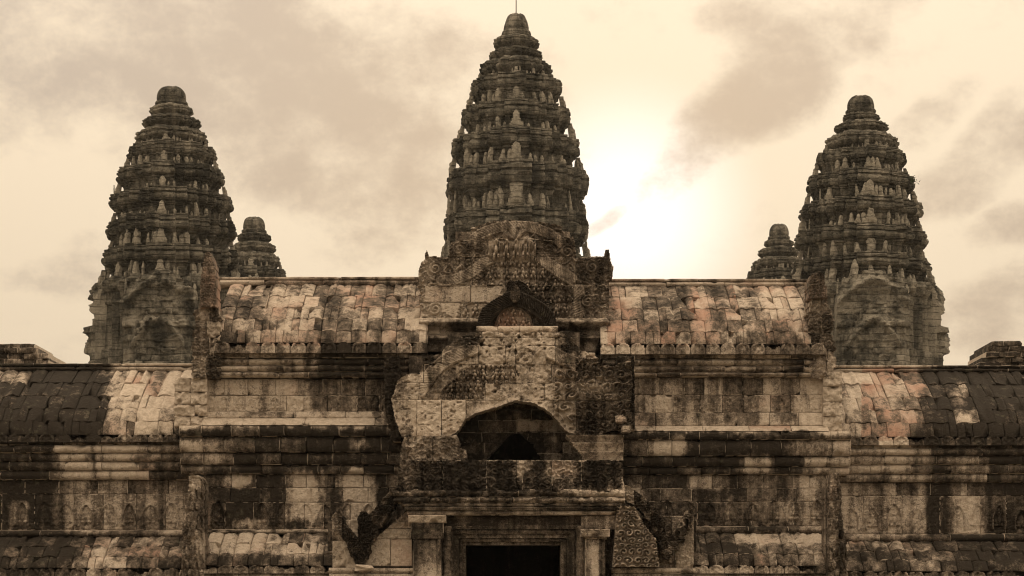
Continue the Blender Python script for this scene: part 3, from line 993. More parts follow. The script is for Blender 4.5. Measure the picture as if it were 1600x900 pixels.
V, fs = box_verts(float(X(668, 47)), float(X(938, 47)), 46.9, 50, float(Z(548, 46.9)), float(Z(408, 46.9)))
upper_gable = link('upper_gable', mesh('upper_gable', np.array(V) - root_loc(pr), fs, 0.6), pr)
masonry(upper_gable, 'gable_stone', [338, 376, 402, 446, 473, 500, 522, 550], 648, 962, 46.4, hfn=gable_h, mask=lambda a, b: inside(GABLE, a + 1.5 * (vnoise(a / 4, b / 4) - 0.5), b),
        joints=[[648, 806, 962], [648, 762, 838, 962], [648, 738, 790, 838, 899, 962], [648, 735, 790, 895, 962], [648, 720, 790, 870, 962], [648, 730, 820, 962], [648, 740, 850, 962]],
        depth=0.6, res=1.15, jit=0.02, chip=0.5, rough=0.025, blockvar=0.05, wear=0.0, tint=0.05)
V, fs = box_verts(float(X(712, 47)), float(X(890, 47)), 46.9, 49.6, float(Z(410, 46.9)), float(Z(362, 46.9)))
link('gable_core', mesh('gable_core', np.array(V) - root_loc(pr), fs, 0.6), pr)

# -- small dark arched gable
SMALL = [(745, 511), (746, 498), (752, 484), (768, 470), (786, 462), (792, 452), (791, 441), (798, 438), (804, 440), (810, 438), (822, 444), (830, 456), (848, 468), (860, 482), (868, 498), (871, 511)]
SARCH = smooth_line([(754, 506), (764, 486), (784, 474), (803, 466), (822, 474), (848, 488), (860, 506)])


def small_h(px, py):
    f, d = feathers(px, py, SARCH, 13, 4.0)
    h = np.where(d < 13, 0.12 * f + 0.05, 0.05 + 0.05 * foliage(px, py, 9, 2))
    tym = (np.hypot((px - 803) / 30, (py - 511) / 31) < 1)
    h = np.where(tym, -0.06 + 0.16 * figures(px, py - 511, 13, 17, 9) * (np.hypot((px - 803) / 30, (py - 511) / 31) < 0.9), h)
    tip = np.hypot((px - 805) / 8, (py - 462) / 14)
    return np.where(tip < 1, 0.2 + 0.06 * foliage(px, py, 6, 3), h)


def small_s(px, py):
    tym = (np.hypot((px - 803) / 30, (py - 511) / 31) < 1)
    tip = np.hypot((px - 805) / 8, (py - 462) / 14) < 1
    return np.where(tym, 0.2, np.where(tip, 0.5, 1.02))


relief(pr, 'dark_arched_gable', 742, 874, 436, 512, 45.75, small_h, SMALL, thick=0.6, res=0.9, stain_shade=small_s)
V, fs = box_verts(float(X(700, 46)), float(X(905, 46)), 45.75, 46.9, float(Z(630, 45.8)), float(Z(520, 45.8)))
middle_gable = link('middle_gable', mesh('middle_gable', np.array(V) - root_loc(pr), fs, 0.9), pr)
masonry(middle_gable, 'gable_stone', [510, 520], 744, 872, 45.5, joints=[[744, 778, 812, 848, 872]], prof=roll(0.1, 0.03), depth=0.6, res=2, rough=0.015)

# -- middle gable, partly broken
MID = [(735, 519), (868, 519), (888, 522), (903, 540), (906, 548), (930, 552), (938, 572), (960, 572), (985, 562), (988, 600), (984, 640), (972, 668), (930, 682), (905, 682),
       (882, 672), (868, 655), (855, 642), (835, 630), (805, 626), (775, 637), (745, 645), (728, 655), (714, 676), (700, 682), (628, 684), (616, 650), (612, 625), (622, 595),
       (640, 585), (655, 585), (660, 560), (690, 552), (694, 543), (720, 528)]
SWIRL_L = [(690, 610), (735, 572), (806, 572), (806, 598), (758, 600), (756, 624), (690, 622)]
SWIRL_R = [(868, 575), (900, 575), (905, 665), (880, 660), (866, 640)]
FEATH = smooth_line([(862, 552), (890, 566), (925, 578), (950, 600), (960, 640)])
FEATL = smooth_line([(740, 545), (700, 560), (672, 585), (656, 612)])


def mid_h(px, py):
    h = 0.11 * fbm(px / 14, py / 14, 5, 4) - 0.07 * sstep(0.66, 0.8, vnoise(px / 4.5, py / 4.5, 2.2)) * sstep(0.35, 0.6, vnoise(px / 30, py / 30, 9.2)) + 0.012 * scrolls(px, py, 21, 4) * vnoise(px / 30, py / 30, 4) + 0.05 * fbm(px / 5, py / 5, 8, 3)
    z = inside(SWIRL_L, px, py)
    h = np.where(z, 0.18 * figures(px, py, 15, 18, 8) - 0.07, h)
    z = inside(SWIRL_R, px, py)
    h = np.where(z, 0.13 * scrolls(px, py, 19, 3), h)
    for ln in (FEATH, FEATL):
        f, d = feathers(px, py, ln, 11, 4.6)
        h = np.where(d < 11, 0.05 * f + 0.03, h)
    dk = (px > 900) & (py > 560)
    h = np.where(dk, 0.14 * foliage(px, py, 18, 9) + 0.02, h)
    edge = along([(728, 658), (745, 646), (775, 638), (805, 628), (835, 632), (855, 644), (868, 657), (884, 676)], px, py)[0]
    h = h + 0.06 * np.exp(-(edge / 5) ** 2)
    sc = inside([(605, 700), (605, 585), (652, 585), (658, 626), (728, 626), (728, 700)], px, py)
    h = np.where(sc, 0.06 + 0.03 * fbm(px / 22, py / 14, 6, 4) + 0.03 * fbm(px / 6, py / 6, 3, 3) - 0.04 * sstep(0.7, 0.85, vnoise(px / 5, py / 3.5, 6.1)) + 0.06 * np.sqrt(np.clip((px - 612) / 30, 0, 1)), h)
    return h


masonry(middle_gable, 'gable_stone', [516, 527, 540, 569, 599, 626, 686], 600, 992, 45.2, hfn=mid_h, mask=lambda a, b: inside(MID, a + 2.5 * (vnoise(a / 5, b / 5) - 0.5), b + 1.5 * (vnoise(a / 4, b / 4, 5) - 0.5)),
        joints=[[600, 752, 812, 866, 992], [600, 735, 800, 868, 992], [600, 660, 690, 748, 790, 806, 868, 905, 992], [600, 662, 758, 806, 862, 930, 992],
                [600, 655, 706, 758, 851, 884, 940, 992], [600, 652, 690, 728, 872, 900, 945, 992]],
        depth=0.5, res=1.15, jit=0.022, chip=0.5, rough=0.045, blockvar=0.05, wear=0.12)
# stones carrying the small gable, black with lichen
masonry(middle_gable, 'gable_stone', [517, 531, 548], 690, 750, 45.45, mask=lambda a, b: inside([(688, 548), (694, 543), (735, 521), (750, 515), (752, 548)], a, b), depth=0.6, res=1.6, rough=0.06, chip=0.8)
masonry(middle_gable, 'gable_stone', [517, 531, 550], 860, 910, 45.45, mask=lambda a, b: inside([(860, 512), (888, 514), (900, 535), (908, 550), (860, 550)], a, b), depth=0.6, res=1.6, rough=0.06, chip=0.8)
masonry(middle_gable, 'gable_stone', [545, 575, 610, 648, 690], 594, 626, 45.4, hfn=carved(0.06, 10, 8), mask=lambda a, b: inside([(600, 560), (624, 556), (624, 600), (612, 640), (628, 690), (612, 690), (602, 640)], a, b), depth=0.5, res=1.6, rough=0.06, stain_shade=0.95)
masonry(middle_gable, 'gable_stone', [556, 590, 630, 672], 964, 992, 45.35, hfn=carved(0.08, 10, 9), depth=0.7, res=1.4, rough=0.06, stain_shade=0.95)
V, fs = box_verts(float(X(640, 46)), float(X(700, 46)), 45.75, 46.7, float(Z(690, 45.8)), float(Z(556, 45.8)))
link('gable_core', mesh('gable_core', np.array(V) - root_loc(pr), fs, 0.9), pr)
V, fs = box_verts(float(X(905, 46)), float(X(972, 46)), 45.75, 46.7, float(Z(690, 45.8)), float(Z(580, 45.8)))
link('gable_core', mesh('gable_core', np.array(V) - root_loc(pr), fs, 0.9), pr)

# -- corbelled recess seen through the broken arch, lit and shaded courses painted in
TRI = [(752, 726), (784, 692), (798, 677), (812, 676), (832, 694), (852, 726)]
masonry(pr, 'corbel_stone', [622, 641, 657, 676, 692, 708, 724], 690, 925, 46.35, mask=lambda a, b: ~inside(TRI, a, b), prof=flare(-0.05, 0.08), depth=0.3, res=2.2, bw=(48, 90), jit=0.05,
        stain_shade=lambda a, b: np.where((a > 808) & (b > 655) & (b < 674), 0.5, 0.92 - 0.25 * (a > 850)), rough=0.05)
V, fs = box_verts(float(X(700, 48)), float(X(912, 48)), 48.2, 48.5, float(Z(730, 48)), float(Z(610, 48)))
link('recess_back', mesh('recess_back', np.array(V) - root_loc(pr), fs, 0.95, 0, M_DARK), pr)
masonry(pr, 'moulding_stone', [680, 692, 706, 721], 884, 974, 45.05, prof=flare(0.02, 0.16), mask=lambda a, b: a > 884 + (b - 680) * 0.75, depth=0.7, res=2.5, bw=(60, 100), stain_shade=0.42, rough=0.03, wear=0.1)

# -- broken front gable above the door
def frieze_h(px, py):
    return 0.10 * foliage(px, py, 15, 3) + 0.09 * np.abs(np.sin(np.pi * px / 15)) * sstep(735, 760, py)


V, fs = box_verts(float(X(632, 45)), float(X(968, 45)), 45.2, 46.3, float(Z(800, 45)), float(Z(722, 45)))
front_gable = link('front_gable', mesh('front_gable', np.array(V) - root_loc(pr), fs, 0.9), pr)
masonry(front_gable, 'frieze_stone', [680, 722], 624, 732, 44.7, joints=[[624, 676, 732]], hfn=carved(0.12, 17, 4), depth=0.6, res=1.3, rough=0.09, chip=1.0,
        mask=lambda a, b: inside([(625, 724), (626, 700), (632, 684), (650, 681), (690, 682), (714, 680), (719, 694), (716, 700), (728, 702), (730, 714), (726, 724)], a, b))
masonry(front_gable, 'frieze_stone', [719, 768], 622, 974, 44.55, joints=[[622, 692, 760, 807, 817, 862, 908, 974]], hfn=frieze_h, depth=0.7, res=1.3, rough=0.06, chip=0.8)

# -- door cornice, mossy and also darkened for the dim light there
masonry(pr, 'cornice_stone', [765, 777, 787], 616, 976, 44.5, prof=roll(0.15, 0.08), bw=(50, 90), hfn=petals(8, 0.02), res=1.5, rough=0.10, chip=1.0, depth=0.8,
        mask=lambda a, b: b > 766 + 7 * vnoise(a / 13, 0.5) - 2)
masonry(pr, 'cornice_stone', [787, 792], 628, 972, 44.5, prof=roll(0.18, 0.04), bw=(80, 130), res=2, depth=0.8, rough=0.05, stain_shade=0.78, chip=1.0)
masonry(pr, 'cornice_stone', [792, 798], 632, 968, 44.5, prof=roll(0.11, 0.03), bw=(80, 130), hfn=petals(3.4, 0.04), res=0.9, depth=0.8, rough=0.012)
masonry(pr, 'cornice_stone', [798, 805], 636, 962, 44.5, prof=roll(0.05, 0.03), bw=(80, 130), hfn=petals(3.4, 0.02), res=1.2, depth=0.8, rough=0.02, stain_shade=0.62)
V, fs = box_verts(float(X(640, 45)), float(X(960, 45)), 44.9, 46.3, float(Z(842, 45)), float(Z(790, 45)))
link('lintel_core', mesh('lintel_core', np.array(V) - root_loc(pr), fs, 0.8), pr)


def pier(x0, x1, ytop, cap, stain_shaft):
    masonry(pr, 'capital_stone', [ytop, ytop + 12], x0 - 7, x1 + 7, 44.35, joints=[[x0 - 7, x1 + 7]], prof=flare(0.05, 0.12), depth=0.7, res=1.5, rough=0.04, chip=1.0, stain_shade=0.34)
    masonry(pr, 'capital_stone', [ytop + 12, cap], x0 - 3, x1 + 3, 44.42, joints=[[x0 - 3, x1 + 3]], prof=flare(0.0, 0.10), depth=0.6, res=1.6, rough=0.03, stain_shade=0.85 if x0 < 800 else 0.5)
    masonry(pr, 'pier_stone', [cap, 905, 990, 1064], x0, x1, 44.45, joints=[[x0, x1]] * 3, depth=0.7, res=2.0, rough=0.02,
            hfn=lambda a, b: -0.03 * ((np.abs(a - 0.5 * (x0 + x1)) < 0.36 * (x1 - x0))), stain_shade=stain_shaft, wear=0.1)


pier(645, 690, 805, 842, lambda a, b: np.clip(0.95 - (b - 845) / 130, 0.5, 0.95) + 0.15 * (np.abs(a - 667) > 15))
pier(914, 946, 827, 842, lambda a, b: 0.45 + 0.4 * (a > 936) + 0.3 * (vnoise(a / 6, b / 30) - 0.5))
masonry(pr, 'pier_stone', [805, 827], 908, 962, 44.5, joints=[[908, 962]], depth=0.6, res=2, rough=0.04, stain_shade=0.45)

# -- door frame: one moulded frame swept round the opening, colour darkened for dim light
prof = [(0.0, 0.95), (0.0, 0.36), (0.07, 0.36), (0.07, 0.30), (0.11, 0.27), (0.15, 0.30), (0.15, 0.22), (0.24, 0.22), (0.24, 0.16), (0.30, 0.13), (0.34, 0.16), (0.34, 0.08), (0.43, 0.08), (0.43, 0.95)]
YD = 44.62
ox0, ox1, oz1 = float(X(727, YD)), float(X(876, YD)), float(Z(851, YD))
V, fs = [], []
for (a, b) in prof:
    V += [(ox0 - a, YD + b, 0.14), (ox0 - a, YD + b, oz1 + a), (ox1 + a, YD + b, oz1 + a), (ox1 + a, YD + b, 0.14)]
for i in range(len(prof) - 1):
    for j in range(3):
        fs.append([4 * i + j, 4 * i + j + 1, 4 * i + j + 5, 4 * i + j + 4])
link('door_frame', mesh('door_frame', np.array(V) - root_loc(pr), fs, 0.74, 0.15), pr)
# lintel panel between frame and cornice, dim light put into its dark tone
masonry(pr, 'lintel_stone', [804, 823], 690, 916, 44.72, joints=[[690, 916]], hfn=lambda a, b: 0.0 * a, depth=0.4, res=4, rough=0.012, stain_shade=0.8)
for x0, x1 in ((688, 700), (903, 916)):
    masonry(pr, 'jamb_stone', [822, 900, 985, 1064], x0, x1, 44.66, joints=[[x0, x1]] * 3, hfn=carved(0.03, 7, 4), depth=0.5, res=1.6, rough=0.03, stain_shade=0.66)
# engaged ringed colonettes beside the frame
for cxp in (699, 906):
    zs = np.linspace(0.14, float(Z(822, 44.6)), 90)
    rad = 0.075 + 0.018 * np.abs(np.sin(zs * 9)) ** 4 + 0.012 * np.abs(np.sin(zs * 27)) ** 6
    th = np.linspace(0, 2 * np.pi, 17)[:-1]
    V = np.stack([np.outer(rad, np.cos(th)) + float(X(cxp, 44.6)), np.outer(rad, np.sin(th)) + 44.62, np.outer(zs, np.ones(16))], -1).reshape(-1, 3)
    idx = np.arange(len(V)).reshape(90, 16)
    fs = np.stack([idx[:-1], np.roll(idx, -1, 1)[:-1], np.roll(idx, -1, 1)[1:], idx[1:]], -1).reshape(-1, 4)
    link('colonette', mesh('colonette', V - root_loc(pr), fs, 0.62), pr)
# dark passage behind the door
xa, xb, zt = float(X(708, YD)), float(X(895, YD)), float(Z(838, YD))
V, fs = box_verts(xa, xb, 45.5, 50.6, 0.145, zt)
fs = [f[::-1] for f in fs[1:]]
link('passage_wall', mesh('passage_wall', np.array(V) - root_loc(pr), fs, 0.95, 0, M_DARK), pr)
for a, b in ((636, 704), (899, 962)):
    V, fs = box_verts(float(X(a, 45)), float(X(b, 45)), 45.1, 46.5, 0.0, float(Z(806, 45)))
    link('pier_core', mesh('pier_core', np.array(V) - root_loc(pr), fs, 0.8), pr)

# -- half gables on both flanks of the porch
def naga(line, w):
    def f(px, py):
        a, d = feathers(px, py, line, w, 3.4)
        return np.where(d < w, 0.13 * a, 0) + 0.10 * foliage(px, py, 10, 2) + 0.10 * fbm(px / 9, py / 9, 3, 3)
    return f


def band_poly(line, w0, w1):
    p = np.asarray(line, float)
    t = np.gradient(p, axis=0)
    t /= np.linalg.norm(t, axis=1)[:, None]
    nrm = np.stack([-t[:, 1], t[:, 0]], -1)
    w = np.linspace(w0, w1, len(p))[:, None]
    return np.vstack([p + nrm * w, (p - nrm * w)[::-1]])


NL = smooth_line([(634, 766), (608, 786), (590, 806), (578, 830), (568, 852), (560, 874)])
NL2 = smooth_line([(526, 800), (533, 822), (548, 842), (558, 862), (566, 878)])
relief(pr, 'naga_arch', 545, 648, 752, 892, 44.62, naga(NL, 15), band_poly(NL, 11, 14), thick=0.5, stain_shade=lambda a, b: 0.98 - 0.4 * sstep(0.5, 0.75, vnoise(a / 14, b / 14)), ragged=5, rough=0.06)
relief(pr, 'naga_head', 510, 586, 790, 890, 44.60, naga(NL2, 12), band_poly(NL2, 8, 12), thick=0.45, stain_shade=lambda a, b: 0.85 - 0.4 * (a < 536), ragged=6, rough=0.06)
relief(pr, 'naga_head', 558, 578, 796, 850, 44.66, carved(0.08, 9, 5), [(559, 848), (559, 808), (562, 800), (570, 798), (575, 803), (576, 848)], thick=0.4, stain_shade=1.0)
masonry(pr, 'tympanum_stone', [798, 826, 842, 885], 566, 644, 44.78, joints=[[566, 644], [566, 644], [566, 610, 644]], depth=0.4, res=1.4, rough=0.03, stain_shade=0.26, tint=0.3, wear=0.1,
        hfn=lambda a, b: 0.10 * figures(a, b, 11, 11, 3) * sstep(828, 815, b) * sstep(606, 620, a) + 0.03 * scrolls(a, b, 9, 2) * (b < 842),
        mask=lambda a, b: a > 640 - (b - 795) * 1.15)
masonry(pr, 'tympanum_stone', [812, 845, 888], 519, 572, 44.8, joints=[[519, 548, 572], [519, 572]], depth=0.4, res=1.6, rough=0.05, stain_shade=0.2, wear=0.2)
masonry(pr, 'base_stone', [887, 896, 935, 990, 1064], 514, 646, 44.72, prof=roll(0.05, 0.06), bw=(55, 80), depth=0.6, res=2.5, rough=0.03, stain_shade=0.5)
NR = smooth_line([(966, 766), (992, 778), (1012, 796), (1026, 818), (1034, 842), (1042, 868)])
NR2 = smooth_line([(1080, 794), (1074, 816), (1062, 838), (1050, 856), (1040, 874)])
relief(pr, 'naga_arch', 955, 1066, 750, 890, 44.62, naga(NR, 15), band_poly(NR, 11, 9), thick=0.5, stain_shade=lambda a, b: 0.95 - 0.65 * (a < 990) - 0.3 * (vnoise(a / 12, b / 12) > 0.66), ragged=11, rough=0.1)
relief(pr, 'naga_head', 1026, 1096, 786, 890, 44.60, naga(NR2, 12), band_poly(NR2, 6, 10), thick=0.45, stain_shade=lambda a, b: 0.85 - 0.4 * (vnoise(a / 10, b / 10) > 0.6), ragged=12, rough=0.1)
masonry(pr, 'tympanum_stone', [788, 838, 886], 957, 1034, 44.5, joints=[[957, 1034], [957, 1034]], depth=0.4, res=0.9, rough=0.015, stain_shade=0.02, tint=0.0, wear=0.0, chip=0,
        hfn=lambda a, b: 0.16 * scrolls(a, b, 12.5, 5), mask=lambda a, b: inside([(964, 790), (992, 792), (1006, 820), (1024, 842), (1030, 886), (957, 886)], a, b))
masonry(pr, 'tympanum_stone', [806, 842, 888], 1004, 1084, 44.82, joints=[[1004, 1050, 1084], [1004, 1056, 1084]], depth=0.4, res=1.3, rough=0.04, hfn=carved(0.05, 6, 7),
        stain_shade=lambda a, b: np.where((a > 1056) & (b > 838), 0.2, 0.58))
masonry(pr, 'base_stone', [887, 896, 935, 990, 1064], 955, 1086, 44.72, prof=roll(0.05, 0.06), bw=(55, 80), depth=0.6, res=2.0, hfn=carved(0.03, 8, 2), rough=0.03, stain_shade=0.62)
for a, b in ((512, 636), (962, 1088)):
    V, fs = box_verts(float(X(a, 45.1)), float(X(b, 45.1)), 45.16, 46.3, 0.0, float(Z(814, 45.2)))
    link('flank_core', mesh('flank_core', np.array(V) - root_loc(pr), fs, 0.9), pr)
relief(pr, 'spire_finial', 964, 980, 742, 770, 44.5, lambda a, b: 0.08 * np.sqrt(np.clip(1 - ((a - 972) / 6) ** 2, 0, 1)), [(966, 768), (971, 746), (972, 744), (974, 750), (978, 768)], thick=0.15, stain_shade=0.15)


# ================================================================== towers
def antefix_mesh(kind, seed):
    w = (0.34, 0.52, 0.17, 0.62)[kind]
    px = np.linspace(-w / 2, w / 2, 13)
    pz = np.linspace(0, 1.0, 21)
    PX, PZ = np.meshgrid(px, pz)
    cx = 0.5 * (PX[:-1, :-1] + PX[1:, 1:])
    cz = 0.5 * (PZ[:-1, :-1] + PZ[1:, 1:])
    edge = (w / 2) * np.sqrt(np.clip(1 - np.clip((cz - 0.25) / 0.75, 0, 1) ** (1.5 if kind != 2 else 1.0), 0, 1)) * (0.82 + 0.18 * np.sin(cz * 7 + seed))
    keep = np.abs(cx) < edge
    keep[0, :] = True
    u = PX / (w / 2)
    H = 0.10 * w * np.sqrt(np.clip(1 - u ** 2, 0, 1)) + 0.14 * np.maximum(np.sqrt(np.clip(1 - (u / 0.5) ** 2 - ((PZ - 0.3) / 0.3) ** 2, 0, 1)), np.sqrt(np.clip(1 - (u / 0.3) ** 2 - ((PZ - 0.62) / 0.13) ** 2, 0, 1)))
    H = H * 0.8 + 0.10 * fbm(PX * 9, PZ * 9, seed * 3.1, 3)
    bend = 0.12 * PZ ** 2
    P = np.stack([PX, -0.10 - H + bend, PZ], -1)
    B = np.stack([PX, 0.12 + bend, PZ], -1)
    return grid_mesh('antefix', P, B, keep, 0.2 + (0.1 * seed) % 0.25, 0.0, M_TOWER, close=True)


ANTE = [[antefix_mesh(k, s) for s in (0.3, 1.7, 2.9)] for k in range(4)]

OCT = [(1.05, 0.0), (1.05, 0.23), (0.955, 0.23), (0.955, 0.42), (0.86, 0.42), (0.86, 0.60), (0.74, 0.60), (0.74, 0.74)]
QUAD = OCT + [(y, x) for (x, y) in OCT[::-1]][1:-1]
PLAN = []
for k in range(4):
    for (x, y) in QUAD:
        c, s = (1, 0, -1, 0)[k], (0, 1, 0, -1)[k]
        PLAN.append((c * x - s * y, s * x + c * y))
PLAN = np.array(PLAN)
ring = []
for i in range(len(PLAN)):
    a, b = PLAN[i], PLAN[(i + 1) % len(PLAN)]
    n = max(1, int(round(np.hypot(*(b - a)) / 0.045)))
    for j in range(n):
        ring.append(a + (b - a) * j / n)
RING = np.array(ring)
RN = len(RING)
RING_R = np.hypot(RING[:, 0], RING[:, 1])
RING_C = RING / RING_R[:, None]
MIDS = [0.5 * (PLAN[i] + PLAN[(i + 1) % len(PLAN)]) for i in range(len(PLAN))]
CORNERS = np.array([p for p in PLAN if np.hypot(*p) > 1.02 ])


STANDS = np.vstack([CORNERS, [p * 0.99 for p in MIDS if np.hypot(*p) > 0.97 and min(abs(p[0]), abs(p[1])) > 0.05]])


def loft(r, name, levels, round_=0.0, seed=0.0, blk=0.5, amp=0.018, mat=None, stain_shade=0.62, lobes=0, lob=0.0):
    """levels: (z, radius); closed at the top"""
    plan = RING * (1 - round_) + RING_C * 1.0 * round_
    if lobes:
        th = np.arctan2(RING_C[:, 1], RING_C[:, 0])
        plan = plan * (1 + lob * np.abs(np.sin(th * lobes / 2)))[:, None]
    zs = np.array([l[0] for l in levels])
    rs = np.array([l[1] for l in levels])
    P = np.zeros((len(zs), RN, 3))
    P[..., 0] = plan[None, :, 0] * rs[:, None]
    P[..., 1] = plan[None, :, 1] * rs[:, None]
    P[..., 2] = zs[:, None]
    R = rs.max()
    o = root_loc(r)
    q = P + o
    d = amp * R * 2.0 * fbm(q[..., 0] * 1.1, q[..., 1] * 1.1, q[..., 2] * 1.6 + seed, 4)
    arc = np.arange(RN)
    row = np.floor((P[..., 2] + seed) / blk)
    bl = _hash(np.floor(arc[None, :] / 5 + row * 0.37), row, row * 0 + 5)
    big = _hash(np.floor(arc / 9.0), arc * 0 + np.floor(seed * 7), arc * 0 + 2)
    d = d + 0.04 * R * (bl - 0.5) + 0.05 * R * (big[None, :] - 0.5)
    gone = (bl > 0.87) * -0.06 * R
    d = d + gone
    P[..., :2] *= (1 + d / R)[..., None]
    P[..., 2] += 0.05 * fbm(q[..., 0] * 0.7, q[..., 1] * 0.7, seed, 3) * R * 0.3
    step = _hash(np.floor(arc / 6.0), arc * 0 + np.floor(seed * 5), arc * 0 + 7) - 0.5
    P[..., 2] += 0.055 * R * step[None, :] * np.linspace(0.2, 1.0, len(zs))[:, None]
    V = P.reshape(-1, 3)
    V = np.vstack([V, [[0, 0, zs[-1]]]])
    idx = np.arange(len(zs) * RN).reshape(len(zs), RN)
    nxt = np.roll(idx, -1, 1)
    fs = np.stack([idx[:-1], nxt[:-1], nxt[1:], idx[1:]], -1).reshape(-1, 4).tolist()
    t = idx[-1]
    fs += [[int(t[i]), int(t[(i + 1) % RN]), len(V) - 1] for i in range(RN)]
    s = stain_shade + 0.5 * fbm(V[:, 0] * 0.8, V[:, 1] * 0.8, V[:, 2] * 1.3 + seed, 3)
    return link(name, mesh(name, V, fs, s, 0.0, mat or M_TOWER), r)


TIER = [(0.0, 0.875), (0.05, 0.875), (0.065, 0.86), (0.2, 0.87), (0.30, 0.885), (0.38, 0.90), (0.40, 0.93), (0.44, 0.935), (0.455, 0.92), (0.48, 0.93), (0.50, 0.97), (0.56, 0.995),
        (0.64, 1.005), (0.72, 0.995), (0.74, 0.965), (0.78, 0.965), (0.80, 0.995), (0.88, 0.99), (0.905, 0.96), (0.92, 0.96), (0.935, 0.975), (0.985, 0.97), (1.0, 0.92)]
LOTUS = [(0.0, 0.79), (0.08, 0.79), (0.16, 0.85), (0.28, 0.93), (0.38, 0.985), (0.44, 1.01), (0.56, 1.01), (0.58, 0.955), (0.66, 0.955), (0.69, 0.985), (0.80, 0.98), (0.82, 0.87), (0.9, 0.85), (1.0, 0.79)]


